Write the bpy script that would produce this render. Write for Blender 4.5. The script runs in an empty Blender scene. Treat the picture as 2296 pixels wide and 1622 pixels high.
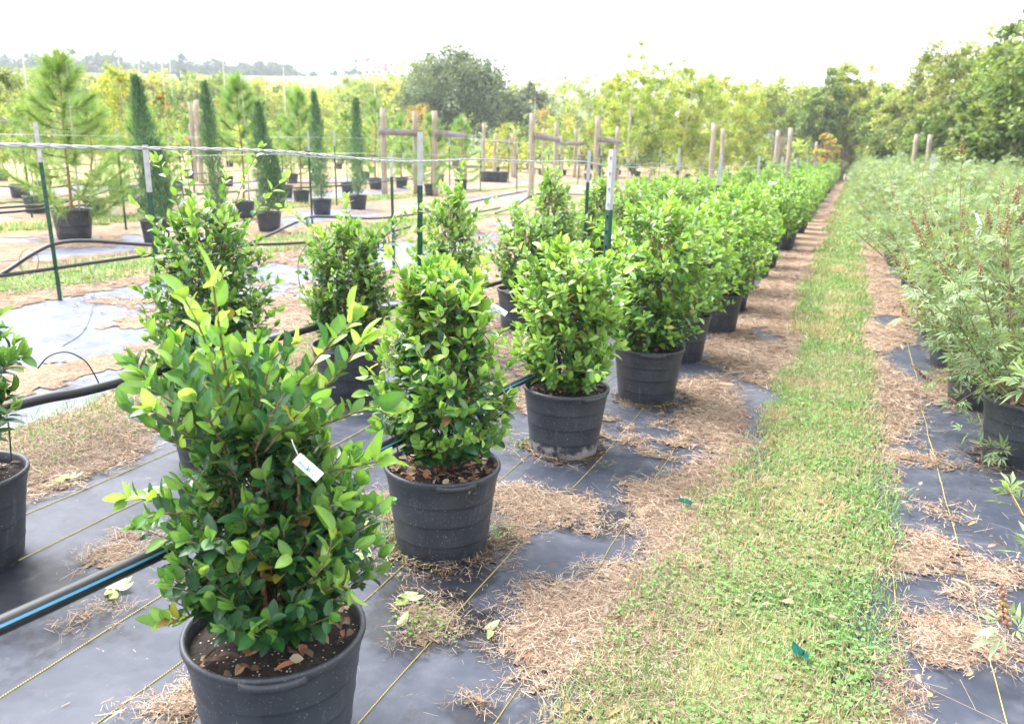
import bpy, math, random
import numpy as np
from mathutils import Matrix, Vector
C = bpy.context.scene
R_ = math.radians

# ------------------------------------------------------------------ camera, sky, sun, exposure
W, HH, FOC = 2295.0, 1622.0, 1860.0           # the photograph was measured on a 2295 x 1622 copy
PITCH, ROLL, YAW, CAMZ = R_(14.35), R_(1.7), R_(21.6), 1.46
fw = np.array([-math.sin(YAW) * math.cos(PITCH), math.cos(YAW) * math.cos(PITCH), -math.sin(PITCH)])
rt0 = np.array([math.cos(YAW), math.sin(YAW), 0.0])
up0 = np.cross(rt0, fw)
rt = rt0 * math.cos(ROLL) + up0 * math.sin(ROLL)
up = -rt0 * math.sin(ROLL) + up0 * math.cos(ROLL)
CAM = np.array([0, 0, CAMZ])
cam = bpy.data.objects.new('camera', bpy.data.cameras.new('camera'))
C.collection.objects.link(cam)
cam.matrix_world = Matrix(((rt[0], up[0], -fw[0], 0), (rt[1], up[1], -fw[1], 0), (rt[2], up[2], -fw[2], CAMZ), (0, 0, 0, 1)))
cam.data.sensor_width = 36.0
cam.data.lens = 36.0 * FOC / W
cam.data.clip_start, cam.data.clip_end = 0.05, 3000
cam.data.dof.use_dof = True
cam.data.dof.focus_distance = 2.5
cam.data.dof.aperture_fstop = 4.8
C.camera = cam

HAZE = .0008
SUN_EL, SUN_ROT = R_(60), R_(-70)
wd = bpy.data.worlds.new('World'); C.world = wd; wd.use_nodes = True
nt = wd.node_tree; bg = nt.nodes['Background']
sky = nt.nodes.new('ShaderNodeTexSky'); sky.sky_type = 'NISHITA'; sky.sun_disc = False
sky.sun_elevation, sky.sun_rotation = SUN_EL, SUN_ROT
sky.air_density, sky.dust_density, sky.ozone_density = 1.0, 4.0, 1.0
hs = nt.nodes.new('ShaderNodeHueSaturation'); hs.inputs['Saturation'].default_value = 0.22
nt.links.new(sky.outputs[0], hs.inputs['Color']); nt.links.new(hs.outputs[0], bg.inputs[0])
bg.inputs[1].default_value = 0.15
sl = bpy.data.lights.new('sun', 'SUN'); sl.energy = 1.0; sl.angle = R_(32); sl.color = (1, .96, .9)
sun = bpy.data.objects.new('sun', sl); C.collection.objects.link(sun)
sd = Vector((math.sin(SUN_ROT) * math.cos(SUN_EL), math.cos(SUN_ROT) * math.cos(SUN_EL), math.sin(SUN_EL)))
sun.rotation_euler = sd.to_track_quat('Z', 'Y').to_euler()
C.view_settings.view_transform = 'Standard'; C.view_settings.look = 'None'
C.view_settings.exposure = 2.4; C.view_settings.gamma = 1.0
C.cycles.max_bounces = 6; C.cycles.transparent_max_bounces = 8
C.cycles.use_denoising = True

# ------------------------------------------------------------------ measuring helpers
def ray(px, py):
    d = fw * FOC + rt * (px - W / 2) - up * (py - HH / 2)
    return d / np.linalg.norm(d)
def gnd(px, py, z=0.0):
    d = ray(px, py); return CAM + d * ((z - CAMZ) / d[2])
def pz(px, py, Z):                       # the point at depth Z along the optical axis
    d = ray(px, py); return CAM + d * (Z / (d @ fw))
def pxx(px, py, X):                      # the point on the vertical plane x = X
    d = ray(px, py); return CAM + d * (X / d[0])
def hor(px): return 335 + .0297 * (px - 1147)
def at(px, dist):                        # ground point at that bearing and distance
    d = ray(px, hor(px)); h = math.hypot(d[0], d[1]); return np.array([d[0] / h * dist, d[1] / h * dist, 0.0])
def ztop(px, py, dist):                  # height of something whose top is at py when it stands at dist
    d = ray(px, py); return CAMZ + d[2] / math.hypot(d[0], d[1]) * dist

# ------------------------------------------------------------------ mesh helpers
def build(name, parts, mat, parent=None, smooth=True, loc=None):
    """parts: list of (V, F, colour) -> ONE mesh object"""
    Vs, Ls, Ps, Cs, off = [], [], [], [], 0
    for V, F, c in parts:
        V = np.asarray(V, float).reshape(-1, 3)
        groups = F if isinstance(F, list) and len(F) and isinstance(F[0], np.ndarray) else None
        if groups is None:
            by = {}
            for f in F: by.setdefault(len(f), []).append(f)
            groups = [np.array(v) for v in by.values()]
        for g in groups:
            if len(g) == 0: continue
            Ls.append((g + off).ravel()); Ps.append(np.full(len(g), g.shape[1]))
        if c is None: c = (1, 1, 1)
        c = np.asarray(c, float)
        if c.ndim == 1: c = np.tile(c[:3], (len(V), 1))
        Cs.append(np.c_[c[:, :3], np.ones(len(V))]); Vs.append(V); off += len(V)
    V = np.concatenate(Vs); L = np.concatenate(Ls).astype(np.int32); P = np.concatenate(Ps).astype(np.int32)
    me = bpy.data.meshes.new(name)
    me.vertices.add(len(V)); me.vertices.foreach_set('co', V.astype(np.float32).ravel())
    me.loops.add(len(L)); me.loops.foreach_set('vertex_index', L)
    me.polygons.add(len(P))
    st = np.concatenate([[0], np.cumsum(P)[:-1]]).astype(np.int32)
    me.polygons.foreach_set('loop_start', st)
    me.polygons.foreach_set('use_smooth', np.full(len(P), smooth))
    at_ = me.color_attributes.new('Col', 'FLOAT_COLOR', 'POINT')
    at_.data.foreach_set('color', np.concatenate(Cs).astype(np.float32).ravel())
    me.update(calc_edges=True); me.validate()
    me.materials.append(mat)
    o = bpy.data.objects.new(name, me); C.collection.objects.link(o)
    if parent is not None: o.parent = parent
    if loc is not None: o.location = loc
    return o
def tag(o, label=None, cat=None, group=None, kind=None):
    if label: o['label'] = label
    if cat: o['category'] = cat
    if group: o['group'] = group
    if kind: o['kind'] = kind
    return o
def thing(name, label, cat, loc=(0, 0, 0), rz=0, group=None):
    o = bpy.data.objects.new(name, None); C.collection.objects.link(o)
    o.location = loc; o.rotation_euler = (0, 0, rz); o.empty_display_size = .1
    return tag(o, label, cat, group)
def copy_tree(o, parent=None):
    c = o.copy(); C.collection.objects.link(c); c.parent = parent
    for ch in KIDS.get(o.name, []):
        d = ch.copy(); C.collection.objects.link(d); d.parent = c
        for g in KIDS.get(ch.name, []):
            e = g.copy(); C.collection.objects.link(e); e.parent = d
    return c
KIDS = {}
def kids():
    KIDS.clear()
    for o in bpy.data.objects:
        if o.parent: KIDS.setdefault(o.parent.name, []).append(o)
def tube(pts, rad, n=6, col=None, cap=True):
    P = np.asarray(pts, float); m = len(P)
    rad = np.full(m, rad) if np.isscalar(rad) else np.asarray(rad, float)
    T = np.gradient(P, axis=0); T /= np.linalg.norm(T, axis=1)[:, None] + 1e-12
    ref = np.array([0, 0, 1.0]) if abs(T[0][2]) < .9 else np.array([1.0, 0, 0])
    N = np.cross(T[0], ref); N /= np.linalg.norm(N)
    V = []; a = np.arange(n) * 2 * math.pi / n
    for i in range(m):
        N = N - T[i] * (N @ T[i]); N /= np.linalg.norm(N) + 1e-12
        B = np.cross(T[i], N)
        V.append(P[i] + rad[i] * (np.cos(a)[:, None] * N + np.sin(a)[:, None] * B))
    V = np.concatenate(V); F = []
    i = np.arange(n); j = (i + 1) % n
    q = [np.stack([k * n + i, k * n + j, (k + 1) * n + j, (k + 1) * n + i], 1) for k in range(m - 1)]
    F = [np.concatenate(q)]
    if cap: F += [np.arange(n)[::-1][None], (np.arange(n) + (m - 1) * n)[None]]
    return V, F, col
def box(c, s, rot=0, col=None):
    x, y, z = [v / 2 for v in s]
    V = np.array([[a, b, d] for a in (-x, x) for b in (-y, y) for d in (-z, z)])
    k, q = math.cos(rot), math.sin(rot)
    V = np.c_[V[:, 0] * k - V[:, 1] * q, V[:, 0] * q + V[:, 1] * k, V[:, 2]] + np.asarray(c)
    return V, [(0, 1, 3, 2), (4, 6, 7, 5), (0, 4, 5, 1), (2, 3, 7, 6), (0, 2, 6, 4), (1, 5, 7, 3)], col
def lathe(prof, n=40, col=None):
    p = np.array(prof); m = len(p); a = np.arange(n) * 2 * math.pi / n
    V = np.stack([p[:, 0, None] * np.cos(a), p[:, 0, None] * np.sin(a), np.repeat(p[:, 1, None], n, 1)], -1).reshape(-1, 3)
    i = np.arange(n); j = (i + 1) % n
    return V, [np.concatenate([np.stack([k * n + i, k * n + j, (k + 1) * n + j, (k + 1) * n + i], 1) for k in range(m - 1)])], col
def scatter(T, F, pos, yax, nrm, sx, sy, col, tint=None):
    """copies of a flat template (y = along, z = normal) at pos"""
    T = np.asarray(T, float); N = len(pos)
    Y = yax / (np.linalg.norm(yax, axis=1)[:, None] + 1e-9)
    X = np.cross(Y, nrm); X /= np.linalg.norm(X, axis=1)[:, None] + 1e-9
    Z = np.cross(X, Y)
    sx = np.broadcast_to(sx, (N,)); sy = np.broadcast_to(sy, (N,))
    V = pos[:, None] + T[None, :, 0, None] * X[:, None] * sx[:, None, None] + T[None, :, 1, None] * Y[:, None] * sy[:, None, None] + T[None, :, 2, None] * Z[:, None] * sy[:, None, None]
    by = {}
    for f in F: by.setdefault(len(f), []).append(f)
    G = [(np.array(v)[None] + (np.arange(N) * len(T))[:, None, None]).reshape(-1, k) for k, v in by.items()]
    col = np.asarray(col, float)
    if col.ndim == 1: col = np.tile(col, (N, 1))
    Cc = np.repeat(col[:, None, :3], len(T), 1)
    if tint is not None: Cc = Cc * np.asarray(tint)[None, :, None]
    return V.reshape(-1, 3), G, Cc.reshape(-1, 3)
def vn(x, y, s=0):
    def h(i, j):
        v = np.sin(i * 127.1 + j * 311.7 + s * 74.7) * 43758.5453
        return v - np.floor(v)
    i, j = np.floor(x), np.floor(y); u, v = x - i, y - j
    u = u * u * (3 - 2 * u); v = v * v * (3 - 2 * v)
    return (h(i, j) * (1 - u) + h(i + 1, j) * u) * (1 - v) + (h(i, j + 1) * (1 - u) + h(i + 1, j + 1) * u) * v
def fbm(x, y, s=0, o=4):
    r, a, t = 0, .5, 0
    for k in range(o):
        r = r + a * vn(x * 2 ** k + 17.3 * k, y * 2 ** k - 9.1 * k, s + k); t += a; a *= .55
    return r / t

# ------------------------------------------------------------------ materials
def mat(name):
    m = bpy.data.materials.new(name); m.use_nodes = True
    n = m.node_tree; return m, n, n.nodes['Principled BSDF'], n.links
def node(n, t, **k):
    a = n.nodes.new(t)
    for q, v in k.items(): setattr(a, q, v)
    return a
def ramp(n, stops):
    r = n.nodes.new('ShaderNodeValToRGB'); e = r.color_ramp.elements
    while len(e) < len(stops): e.new(.5)
    for i, (p, c) in enumerate(stops):
        e[i].position = p; e[i].color = (*c, 1) if len(c) == 3 else c
    return r
def noise(n, scale, detail=4, rough=.55, vec=None, l=None):
    t = n.nodes.new('ShaderNodeTexNoise'); t.inputs['Scale'].default_value = scale
    t.inputs['Detail'].default_value = detail; t.inputs['Roughness'].default_value = rough
    if vec is not None: l.new(vec, t.inputs['Vector'])
    return t
def mixc(n, l, a, b, f, blend='MIX'):
    m = n.nodes.new('ShaderNodeMix'); m.data_type = 'RGBA'; m.blend_type = blend
    for s, v in ((6, a), (7, b), (0, f)):
        if hasattr(v, 'links'): l.new(v, m.inputs[s])
        elif isinstance(v, (int, float)): m.inputs[s].default_value = v
        else: m.inputs[s].default_value = (*v, 1)
    return m.outputs[2]
def bump(n, l, h, strength, dist, p):
    b = n.nodes.new('ShaderNodeBump'); b.inputs['Strength'].default_value = strength; b.inputs['Distance'].default_value = dist
    l.new(h, b.inputs['Height']); l.new(b.outputs[0], p.inputs['Normal'])
def plain(name, col, rough=.6, metal=0, var=.25, scale=6, spec=.5, bmp=0):
    m, n, p, l = mat(name)
    tc = node(n, 'ShaderNodeTexCoord'); t = noise(n, scale, 5, .6, tc.outputs['Object'], l)
    r = ramp(n, [(.3, [c * (1 - var) for c in col]), (.7, [min(1, c * (1 + var)) for c in col])])
    l.new(t.outputs[0], r.inputs[0]); l.new(r.outputs[0], p.inputs['Base Color'])
    p.inputs['Roughness'].default_value = rough; p.inputs['Metallic'].default_value = metal
    p.inputs['Specular IOR Level'].default_value = spec
    if bmp: bump(n, l, t.outputs[0], bmp, .01, p)
    return m
def leafmat(name, rough=.35, spec=.5, trans=.3, under=None, var=.12, tmul=(1.55, 1.5, .65)):
    m, n, p, l = mat(name)
    a = node(n, 'ShaderNodeAttribute', attribute_name='Col'); col = a.outputs['Color']
    tc = node(n, 'ShaderNodeTexCoord'); t = noise(n, 30, 2, .5, tc.outputs['Object'], l)
    r = ramp(n, [(.3, (1 - var,) * 3), (.7, (1 + var,) * 3)]); l.new(t.outputs[0], r.inputs[0])
    col = mixc(n, l, col, r.outputs[0], 1.0, 'MULTIPLY')
    if under:
        g = node(n, 'ShaderNodeNewGeometry')
        un = mixc(n, l, col, under, .65)
        col2 = mixc(n, l, col, un, g.outputs['Backfacing'])
    else: col2 = col
    l.new(col2, p.inputs['Base Color']); p.inputs['Roughness'].default_value = rough
    p.inputs['Specular IOR Level'].default_value = spec
    tr = node(n, 'ShaderNodeBsdfTranslucent'); l.new(mixc(n, l, col, tmul, 1.0, 'MULTIPLY'), tr.inputs[0])
    mx = node(n, 'ShaderNodeMixShader'); mx.inputs[0].default_value = trans
    l.new(p.outputs[0], mx.inputs[1]); l.new(tr.outputs[0], mx.inputs[2])
    l.new(mx.outputs[0], n.nodes['Material Output'].inputs[0])
    return m
M = {}
M['leaf'] = leafmat('glossy_leaf', .30, .55, .32, (.26, .38, .12))
M['tree'] = leafmat('tree_leaf', .6, .25, .35)
M['needle'] = leafmat('needle', .5, .3, .25)
M['vitex'] = leafmat('chaste_tree_leaf', .55, .3, .3, (.22, .26, .17))
M['blade'] = leafmat('grass_blade', .6, .25, .25)
M['straw'] = leafmat('dry_stem', .75, .2, .05, tmul=(1, 1, 1))
M['twig'] = plain('twig_bark', (.20, .13, .075), .8, var=.35, scale=60)
M['bark'] = plain('grey_bark', (.27, .23, .19), .9, var=.35, scale=9, bmp=.4)
M['pinebark'] = plain('reddish_bark', (.24, .13, .075), .9, var=.35, scale=30)
M['silver'] = plain('galvanised', (.44, .45, .48), .5, .35, var=.12, scale=20)
M['green'] = plain('green_paint', (.008, .065, .042), .4, var=.3, scale=12)
M['pipe'] = plain('black_polyethylene', (.022, .023, .027), .42, var=.3, scale=4)
M['blue'] = plain('blue_stripe', (.10, .34, .58), .4, var=.08)
M['wire'] = plain('wire_steel', (.42, .42, .46), .45, .4, var=.2, scale=30)
M['stake'] = plain('bleached_bamboo', (.52, .48, .40), .7, var=.2, scale=8)
M['white'] = plain('white_plastic', (.78, .79, .80), .4, var=.04)
M['teal'] = plain('teal_print', (.02, .22, .20), .5, var=.05)
M['purple'] = plain('purple_print', (.13, .06, .26), .5, var=.05)
M['greyprint'] = plain('grey_print', (.42, .45, .44), .5, var=.05)
M['tape'] = plain('green_tie_tape', (.006, .075, .055), .8, var=.2, spec=.1)
M['stick'] = plain('weathered_stick', (.30, .21, .13), .85, var=.35, scale=40)
M['wallw'] = plain('white_wall', (.8, .79, .76), .7, var=.06)
M['roofr'] = plain('red_roof', (.50, .045, .03), .7, var=.2, scale=2)
M['glass'] = plain('window_glass', (.08, .09, .11), .15, var=.1)
M['spike'] = leafmat('seed_head', .8, .2, .1, tmul=(1, 1, 1))
def wood():
    m, n, p, l = mat('weathered_wood')
    tc = node(n, 'ShaderNodeTexCoord'); mp = node(n, 'ShaderNodeMapping'); mp.inputs['Scale'].default_value = (9, 9, .7)
    l.new(tc.outputs['Object'], mp.inputs[0]); t = noise(n, 3, 6, .65, mp.outputs[0], l)
    r = ramp(n, [(.25, (.17, .12, .085)), (.5, (.35, .29, .23)), (.75, (.48, .41, .33))]); l.new(t.outputs[0], r.inputs[0])
    l.new(r.outputs[0], p.inputs['Base Color']); p.inputs['Roughness'].default_value = .85
    bump(n, l, t.outputs[0], .5, .01, p); return m
M['wood'] = wood()
M['board'] = plain('grey_board', (.23, .20, .20), .85, var=.3, scale=5)
def potmat(name, scale_amt):
    m, n, p, l = mat(name)
    tc = node(n, 'ShaderNodeTexCoord'); oi = node(n, 'ShaderNodeObjectInfo')
    ad = node(n, 'ShaderNodeVectorMath', operation='ADD'); l.new(tc.outputs['Object'], ad.inputs[0]); l.new(oi.outputs['Location'], ad.inputs[1])
    v = ad.outputs[0]
    t = noise(n, 9, 6, .65, v, l); f = noise(n, 170, 2, .5, v, l); s = noise(n, 22, 5, .7, v, l)
    base = ramp(n, [(.3, (.019, .023, .032)), (.75, (.050, .058, .075))]); l.new(t.outputs[0], base.inputs[0])
    dr = ramp(n, [(.66, (0, 0, 0)), (.74, (1, 1, 1))]); l.new(f.outputs[0], dr.inputs[0])
    c = mixc(n, l, base.outputs[0], (.30, .28, .27), dr.outputs[0])
    mp = node(n, 'ShaderNodeMapping'); mp.inputs['Scale'].default_value = (14, 14, 1.6); l.new(v, mp.inputs[0]); ks = noise(n, 2, 6, .75, mp.outputs[0], l)
    kr = ramp(n, [(.58, (0, 0, 0)), (.78, (.55,) * 3)]); l.new(ks.outputs[0], kr.inputs[0]); c = mixc(n, l, c, (.20, .20, .215), kr.outputs[0])
    # chalky scale creeping up from the foot, where watering leaves it
    sp = node(n, 'ShaderNodeSeparateXYZ'); l.new(tc.outputs['Object'], sp.inputs[0])
    mr = node(n, 'ShaderNodeMapRange'); mr.inputs[1].default_value = .0; mr.inputs[2].default_value = .20 if scale_amt > .5 else .11
    mr.inputs[3].default_value = 1.0; mr.inputs[4].default_value = 0.0; l.new(sp.outputs['Z'], mr.inputs[0])
    mu = node(n, 'ShaderNodeMath', operation='MULTIPLY'); l.new(mr.outputs[0], mu.inputs[0]); l.new(s.outputs[0], mu.inputs[1])
    sr = ramp(n, [(.33 if scale_amt > .5 else .42, (0, 0, 0)), (.44 if scale_amt > .5 else .54, (scale_amt,) * 3)]); l.new(mu.outputs[0], sr.inputs[0])
    c = mixc(n, l, c, (.46, .44, .43), sr.outputs[0])
    l.new(c, p.inputs['Base Color'])
    rr = ramp(n, [(.3, (.36,) * 3), (.7, (.55,) * 3)]); l.new(t.outputs[0], rr.inputs[0]); l.new(rr.outputs[0], p.inputs['Roughness'])
    bump(n, l, t.outputs[0], .15, .004, p)
    return m
M['pot'] = potmat('black_nursery_pot', .35); M['potscale'] = potmat('scaled_nursery_pot', .65)
def soil():
    m, n, p, l = mat('potting_mix')
    tc = node(n, 'ShaderNodeTexCoord'); t = noise(n, 45, 5, .7, tc.outputs['Object'], l)
    vo = node(n, 'ShaderNodeTexVoronoi'); vo.inputs['Scale'].default_value = 80; l.new(tc.outputs['Object'], vo.inputs[0])
    r = ramp(n, [(.3, (.010, .008, .006)), (.6, (.038, .027, .02)), (.8, (.11, .08, .06))]); l.new(t.outputs[0], r.inputs[0])
    vr = ramp(n, [(.16, (1, 1, 1)), (.22, (0, 0, 0))]); l.new(vo.outputs['Distance'], vr.inputs[0])
    sep = node(n, 'ShaderNodeSeparateColor'); l.new(vo.outputs['Color'], sep.inputs[0])
    gt = node(n, 'ShaderNodeMath', operation='GREATER_THAN'); gt.inputs[1].default_value = .38; l.new(sep.outputs[0], gt.inputs[0])
    mu = node(n, 'ShaderNodeMath', operation='MULTIPLY'); l.new(gt.outputs[0], mu.inputs[0]); l.new(vr.outputs[0], mu.inputs[1])
    l.new(mixc(n, l, r.outputs[0], (.62, .58, .55), mu.outputs[0]), p.inputs['Base Color']); p.inputs['Roughness'].default_value = .95
    bump(n, l, t.outputs[0], .8, .02, p); return m
M['soil'] = soil()
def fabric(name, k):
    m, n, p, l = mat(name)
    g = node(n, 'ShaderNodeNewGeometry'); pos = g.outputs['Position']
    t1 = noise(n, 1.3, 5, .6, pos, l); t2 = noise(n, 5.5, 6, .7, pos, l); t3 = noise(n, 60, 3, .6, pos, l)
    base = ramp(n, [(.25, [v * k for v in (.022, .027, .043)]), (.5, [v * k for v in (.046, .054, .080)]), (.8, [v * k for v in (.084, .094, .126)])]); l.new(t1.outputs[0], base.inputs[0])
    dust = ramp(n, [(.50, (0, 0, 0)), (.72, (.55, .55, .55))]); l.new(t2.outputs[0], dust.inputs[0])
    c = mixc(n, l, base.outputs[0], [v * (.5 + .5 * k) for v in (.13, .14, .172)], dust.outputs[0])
    sp = ramp(n, [(.70, (0, 0, 0)), (.78, (.5, .5, .5))]); l.new(t3.outputs[0], sp.inputs[0])
    c = mixc(n, l, c, (.28, .25, .22), sp.outputs[0])
    st = noise(n, 2.1, 6, .7, pos, l); sr = ramp(n, [(.56, (1, 1, 1)), (.64, (.48, .47, .46))]); l.new(st.outputs[0], sr.inputs[0])
    c = mixc(n, l, c, sr.outputs[0], 1.0, 'MULTIPLY')
    wn = noise(n, 9, 5, .7, pos, l)            # damp stains where water stands on the cloth
    for q, rad in ((gnd(950, 1395), .20), (gnd(1090, 1420), .10), (gnd(1330, 1170), .16), (gnd(20, 1330), .22), (gnd(980, 1290), .22)):
        dn = node(n, 'ShaderNodeVectorMath', operation='DISTANCE'); l.new(pos, dn.inputs[0]); dn.inputs[1].default_value = (q[0], q[1], 0)
        ma = node(n, 'ShaderNodeMath', operation='MULTIPLY_ADD'); l.new(wn.outputs[0], ma.inputs[0]); ma.inputs[1].default_value = .30; l.new(dn.outputs['Value'], ma.inputs[2])
        dr = ramp(n, [(rad + .13, (.42, .41, .40)), (rad + .17, (1, 1, 1))]); l.new(ma.outputs[0], dr.inputs[0]); c = mixc(n, l, c, dr.outputs[0], 1.0, 'MULTIPLY')
    mp = node(n, 'ShaderNodeMapping'); mp.inputs['Scale'].default_value = (7, 1.2, 1); mp.inputs['Rotation'].default_value = (0, 0, .5); l.new(pos, mp.inputs[0])
    sk = noise(n, 2, 6, .75, mp.outputs[0], l); kr = ramp(n, [(.60, (0, 0, 0)), (.74, (.6, .6, .6))]); l.new(sk.outputs[0], kr.inputs[0])
    c = mixc(n, l, c, (.20, .205, .23), kr.outputs[0])
    wv = []
    for d in ('X', 'Y'):
        w = node(n, 'ShaderNodeTexWave', bands_direction=d); w.inputs['Scale'].default_value = 95; l.new(pos, w.inputs[0]); wv.append(w.outputs[1])
    mu = node(n, 'ShaderNodeMath', operation='MULTIPLY'); l.new(wv[0], mu.inputs[0]); l.new(wv[1], mu.inputs[1])
    wr = ramp(n, [(0, (.66,) * 3), (1, (1.25,) * 3)]); l.new(mu.outputs[0], wr.inputs[0])
    c = mixc(n, l, c, wr.outputs[0], 1.0, 'MULTIPLY')
    l.new(c, p.inputs['Base Color'])
    p.inputs['Specular IOR Level'].default_value = .28
    rr = ramp(n, [(.3, (.44,) * 3), (.7, (.62,) * 3)]); l.new(t2.outputs[0], rr.inputs[0]); l.new(rr.outputs[0], p.inputs['Roughness'])
    wide = noise(n, 3.0, 3, .5, pos, l); bump(n, l, wide.outputs[0], .6, .05, p)
    return m
M['fabric'] = fabric('woven_weed_fabric', 1.0); M['fabricpale'] = fabric('painted_sheen_weed_fabric', 2.6)  # paler copy for left sheets: grazing sky sheen painted into the base colour
def thatch(name, pal, scale=1.0):
    """a bed of cut stems and crumbs"""
    m, n, p, l = mat(name)
    g = node(n, 'ShaderNodeNewGeometry'); v = g.outputs['Position']
    a1 = noise(n, 130 * scale, 5, .75, v, l); a2 = noise(n, 38 * scale, 4, .7, v, l)
    ad = node(n, 'ShaderNodeMath', operation='MULTIPLY_ADD'); l.new(a1.outputs[0], ad.inputs[0]); ad.inputs[1].default_value = .6; 
    hf = node(n, 'ShaderNodeMath', operation='MULTIPLY'); l.new(a2.outputs[0], hf.inputs[0]); hf.inputs[1].default_value = .4; l.new(hf.outputs[0], ad.inputs[2])
    r = ramp(n, [(.40, pal[0]), (.52, pal[1]), (.64, pal[2])]); l.new(ad.outputs[0], r.inputs[0])
    t = noise(n, 3.2, 6, .65, v, l); rr = ramp(n, [(.3, (.62, .58, .56)), (.5, (1, 1, 1)), (.72, (1.2, 1.2, 1.15))]); l.new(t.outputs[0], rr.inputs[0])
    a = node(n, 'ShaderNodeAttribute', attribute_name='Col')
    c = mixc(n, l, r.outputs[0], rr.outputs[0], 1.0, 'MULTIPLY'); c = mixc(n, l, c, a.outputs['Color'], 1.0, 'MULTIPLY')
    l.new(c, p.inputs['Base Color']); p.inputs['Roughness'].default_value = .95; p.inputs['Specular IOR Level'].default_value = .1
    bump(n, l, ad.outputs[0], .9, .02, p)
    return m
M['thatch'] = thatch('straw_bed', [(.11, .072, .052), (.32, .225, .16), (.52, .40, .30)])
M['turf'] = thatch('turf', [(.07, .075, .035), (.20, .24, .10), (.34, .35, .20)])
M['field'] = thatch('field', [(.16, .13, .07), (.30, .27, .13), (.42, .38, .22)], .25)
def hillmat():
    m, n, p, l = mat('hill_pasture')
    g = node(n, 'ShaderNodeNewGeometry'); t = noise(n, .02, 6, .6, g.outputs['Position'], l)
    r = ramp(n, [(.35, (.06, .11, .02)), (.65, (.11, .15, .035))]); l.new(t.outputs[0], r.inputs[0])
    l.new(r.outputs[0], p.inputs['Base Color']); p.inputs['Roughness'].default_value = 1; return m
M['hill'] = hillmat()
def yellow():
    m, n, p, l = mat('yellow_thread')
    g = node(n, 'ShaderNodeNewGeometry'); w = node(n, 'ShaderNodeTexWave', bands_direction='Y'); w.inputs['Scale'].default_value = 42; l.new(g.outputs['Position'], w.inputs[0])
    r = ramp(n, [(.2, (.16, .13, .04)), (.5, (.50, .43, .13))]); l.new(w.outputs[1], r.inputs[0]); l.new(r.outputs[0], p.inputs['Base Color']); return m
M['yellow'] = yellow()

# ------------------------------------------------------------------ ground, fabric, straw, grass
rng = np.random.default_rng(7)
def polyd(poly, X, Y):
    """signed distance in metres to a ground polygon, positive inside"""
    P = np.array(poly); n = len(P); ins = np.zeros(X.shape, bool); d = np.full(X.shape, 1e9)
    for i in range(n):
        a, b = P[i], P[(i + 1) % n]; e = b - a
        t = np.clip(((X - a[0]) * e[0] + (Y - a[1]) * e[1]) / (e @ e + 1e-12), 0, 1)
        d = np.minimum(d, np.hypot(X - a[0] - t * e[0], Y - a[1] - t * e[1]))
        c = ((a[1] > Y) != (b[1] > Y)) & (X < (b[0] - a[0]) * (Y - a[1]) / (b[1] - a[1] + 1e-12) + a[0]); ins ^= c
    return np.where(ins, d, -d)
def pg(*pts): return [gnd(x, y)[:2] for x, y in pts]
# patches of dry straw seen lying on the fabric near the camera
PATCH = [pg((1255, 1622), (1285, 1560), (1180, 1530), (1110, 1480), (1105, 1400), (1170, 1330), (1290, 1290), (1420, 1265), (1440, 1220), (1410, 1130), (1405, 1092), (1500, 1062), (1585, 1010), (1570, 992), (1460, 962), (1530, 925), (1515, 890), (1500, 860), (1580, 850), (1640, 840), (1700, 1000), (1560, 1622)),
         pg((1090, 1105), (1180, 1088), (1290, 1110), (1362, 1160), (1345, 1200), (1270, 1183), (1170, 1215), (1090, 1200)),
         pg((880, 1425), (930, 1352), (1000, 1375), (1018, 1420), (960, 1448), (900, 1448)),
         pg((830, 1120), (860, 1100), (1100, 1130), (1140, 1200), (1125, 1270), (1000, 1295), (880, 1275), (845, 1210)),
         pg((310, 1595), (380, 1560), (440, 1535), (440, 1625), (310, 1622)),
         pg((180, 1262), (270, 1205), (345, 1180), (345, 1245), (260, 1285)), pg((190, 1392), (255, 1350), (282, 1368), (240, 1396)),
         pg((60, 1090), (60, 1000), (180, 960), (330, 930), (340, 1010), (200, 1075), (120, 1095)),
         pg((740, 1150), (800, 1110), (850, 1130), (850, 1190), (760, 1190)),
         pg((1060, 1580), (1090, 1570), (1085, 1600), (1065, 1600)),
        
         # right of the path
         pg((1960, 840), (1985, 800), (2060, 850), (2060, 950), (2010, 1010), (2030, 1040), (2220, 1040), (2160, 1060), (2005, 1045), (2000, 1120), (1990, 1000), (1960, 960)),
         pg((1985, 1215), (2080, 1195), (2180, 1240), (2130, 1290), (2020, 1300), (1985, 1280)), pg((2100, 1230), (2290, 1270), (2295, 1330), (2180, 1290)),
         pg((2020, 1400), (2100, 1370), (2230, 1420), (2300, 1470), (2290, 1500), (2170, 1490), (2080, 1500), (2030, 1460)),
         pg((1990, 1440), (2025, 1430), (2040, 1640), (1960, 1640)), pg((2050, 1120), (2140, 1140), (2140, 1170), (2090, 1165)), pg((2120, 1310), (2250, 1340), (2200, 1385), (2130, 1350))]
BARE = [pg((1560, 840), (1600, 825), (1640, 835), (1590, 850)), pg((1520, 830), (1575, 790), (1600, 800), (1540, 850)), pg((1700, 735), (1750, 770), (1680, 760)), pg((1630, 690), (1680, 700), (1640, 710)),
        pg((1960, 800), (2060, 760), (2110, 830), (2080, 870), (2030, 850)), pg((1940, 715), (2010, 705), (2000, 735)), pg((2050, 965), (2140, 950), (2140, 980), (2060, 985))]
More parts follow.
